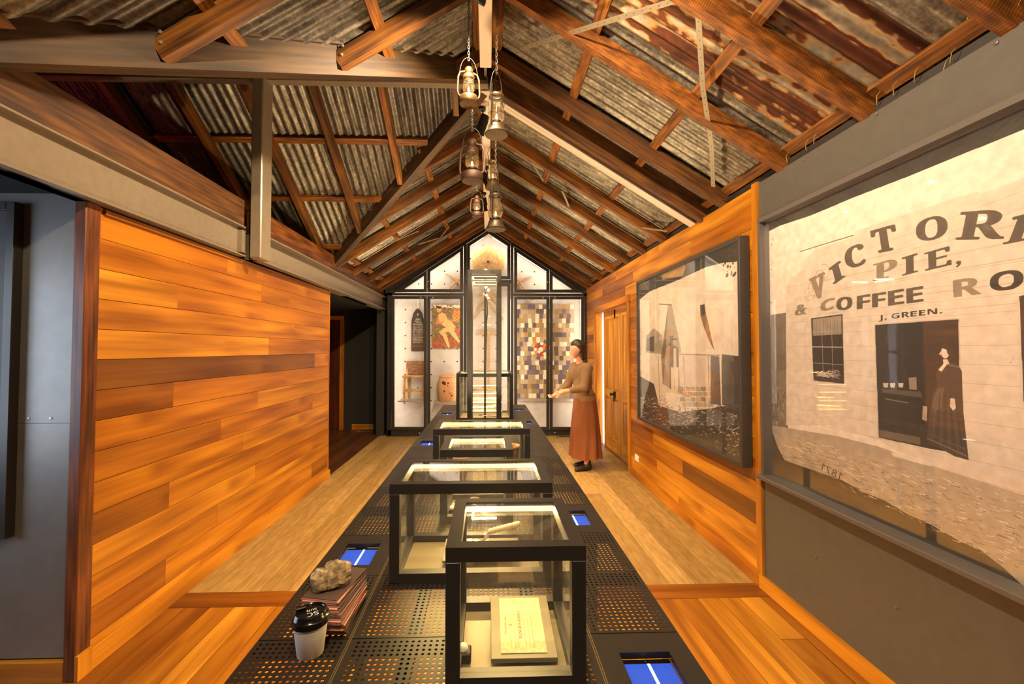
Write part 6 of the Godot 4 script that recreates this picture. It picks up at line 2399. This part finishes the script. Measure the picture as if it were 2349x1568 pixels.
func build_person() -> void:
	# stands between the table and the double door, turned towards the table, in a long orange-brown skirt
	var at := on_y(1342, 1074, 0.0)
	var t := thing("person", "person in a long orange-brown skirt and brown jumper standing at the table by the door", "person", at, 0.0)
	t.rotation.y = 0.35
	# the figure faces -x; z is its side
	var S := func(x: float, y: float, z: float) -> Vector3: return Vector3(x, y, z)
	var bones := []
	# legs and feet
	for sg in [-1.0, 1.0]:
		var hip: Vector3 = S.call(0.0, 0.84, sg * 0.085)
		var knee: Vector3 = S.call(-0.02 - 0.03 * sg, 0.46, sg * 0.085)
		var ankle: Vector3 = S.call(0.02 - 0.05 * sg, 0.09, sg * 0.085)
		bones.append([hip, knee, 0.078, 0.052])
		bones.append([knee, ankle, 0.050, 0.034])
		bones.append([ankle + Vector3(0.02, -0.045, 0), ankle + Vector3(-0.14, -0.062, 0), 0.036, 0.026])
	# trunk, leaning a little to the table
	bones.append([S.call(0, 0.86, -0.06), S.call(0, 0.86, 0.06), 0.105, 0.105])
	bones.append([S.call(0, 0.88, 0), S.call(-0.03, 1.08, 0), 0.11, 0.095])
	bones.append([S.call(-0.035, 1.14, -0.05), S.call(-0.05, 1.26, -0.06), 0.085, 0.08])
	bones.append([S.call(-0.035, 1.14, 0.05), S.call(-0.05, 1.26, 0.06), 0.085, 0.08])
	bones.append([S.call(-0.055, 1.31, -0.13), S.call(-0.055, 1.31, 0.13), 0.055, 0.055])
	bones.append([S.call(-0.06, 1.33, 0), S.call(-0.085, 1.43, 0), 0.05, 0.045])
	# arms reaching forward to the table edge
	for sg in [-1.0, 1.0]:
		var sh: Vector3 = S.call(-0.06, 1.30, sg * 0.165)
		var el: Vector3 = S.call(-0.14, 1.06, sg * 0.20)
		var wr: Vector3 = S.call(-0.34, 1.00 + 0.03 * sg, sg * 0.14)
		bones.append([sh, el, 0.047, 0.038])
		bones.append([el, wr, 0.037, 0.024])
		hand(bones, wr, (wr - el).normalized(), Vector3(0, 0.2, -sg).normalized(), 1.0)
	# head with face, looking down at the cases
	var hc: Vector3 = S.call(-0.11, 1.535, 0)
	bones.append([hc + Vector3(0.015, 0.03, 0), hc + Vector3(-0.005, 0.02, 0), 0.088, 0.086])
	bones.append([hc + Vector3(-0.03, -0.02, 0), hc + Vector3(-0.05, -0.07, 0), 0.062, 0.040])
	bones.append([hc + Vector3(-0.088, 0.005, 0), hc + Vector3(-0.104, -0.026, 0), 0.008, 0.012])
	for sg in [-1.0, 1.0]:
		bones.append([hc + Vector3(0.0, 0.015, sg * 0.084), hc + Vector3(0.006, -0.02, sg * 0.082), 0.013, 0.010])
		bones.append([hc + Vector3(-0.074, 0.026, sg * 0.02), hc + Vector3(-0.066, 0.03, sg * 0.045), 0.010, 0.008])
	bones.append([hc + Vector3(-0.088, -0.048, -0.018), hc + Vector3(-0.088, -0.048, 0.018), 0.008, 0.008])
	put(smooth_body(bones, 0.0125, 0.022), "body", M.skin, t)
	# eyes
	for sg in [-1.0, 1.0]:
		var s := new_shape()
		s.lathe([Vector2(0, -0.008), Vector2(0.006, -0.005), Vector2(0.008, 0), Vector2(0.006, 0.005), Vector2(0, 0.008)], 8, Transform3D(Basis.IDENTITY, hc + Vector3(-0.080, 0.012, sg * 0.032)))
		put(s, "eye", M.hair, t)
	# hair
	var hair := [[hc + Vector3(0.025, 0.045, 0), hc + Vector3(0.0, 0.062, 0), 0.090, 0.082], [hc + Vector3(0.05, 0.02, 0), hc + Vector3(0.06, -0.10, 0), 0.075, 0.05]]
	for sg in [-1.0, 1.0]:
		hair.append([hc + Vector3(0.0, 0.05, sg * 0.06), hc + Vector3(0.03, -0.08, sg * 0.065), 0.04, 0.03])
	put(smooth_body(hair, 0.014, 0.03), "hair", M.hair, t)
	# jumper
	var top := []
	top.append([S.call(0.0, 0.90, -0.05), S.call(0.0, 0.90, 0.05), 0.118, 0.118])
	top.append([S.call(0, 0.90, 0), S.call(-0.03, 1.08, 0), 0.126, 0.112])
	for sg in [-1.0, 1.0]:
		top.append([S.call(-0.033, 1.12, sg * 0.05), S.call(-0.05, 1.26, sg * 0.06), 0.100, 0.094])
		top.append([S.call(-0.055, 1.31, sg * 0.02), S.call(-0.055, 1.31, sg * 0.14), 0.066, 0.066])
		top.append([S.call(-0.06, 1.30, sg * 0.165), S.call(-0.14, 1.06, sg * 0.20), 0.062, 0.054])
		top.append([S.call(-0.14, 1.06, sg * 0.20), S.call(-0.29, 1.012 + 0.025 * sg, sg * 0.157), 0.053, 0.042])
	put(smooth_body(top, 0.015, 0.03), "jumper", M.jumper, t)
	# skirt: pleated cloth from waist to shin
	var s := new_shape()
	var rows := []
	for i in 13:
		var v := i / 12.0
		var y := lerpf(0.98, 0.16, v)
		var row := []
		for j in 49:
			var an := TAU * j / 48
			var fold := 1.0 + 0.07 * v * sin(an * 9.0 + 0.6 * sin(v * 4.0)) + 0.03 * v * sin(an * 4.0 + 1.0)
			var rx := lerpf(0.120, 0.205, pow(v, 0.75)) * fold
			var rz := lerpf(0.150, 0.225, pow(v, 0.65)) * fold
			row.append(Vector3(cos(an) * rx + 0.015 * v, y - 0.01 * sin(an * 3.0) * v, sin(an) * rz))
		rows.append(row)
	for i in 12:
		for j in 48:
			s.quad(rows[i][j], rows[i][j + 1], rows[i + 1][j + 1], rows[i + 1][j], Vector2(j / 48.0, i / 12.0), Vector2((j + 1) / 48.0, i / 12.0), Vector2((j + 1) / 48.0, (i + 1) / 12.0), Vector2(j / 48.0, (i + 1) / 12.0))
	put(s, "skirt", M.skirt, t)
	for sg in [-1.0, 1.0]:
		var ankle: Vector3 = S.call(0.02 - 0.05 * sg, 0.09, sg * 0.085)
		put(smooth_body([[ankle + Vector3(0.03, -0.045, 0), ankle + Vector3(-0.15, -0.060, 0), 0.044, 0.030], [ankle + Vector3(0.01, -0.03, 0), ankle + Vector3(0.01, 0.0, 0), 0.042, 0.040]], 0.012, 0.02), "shoe", M.shoe, t)
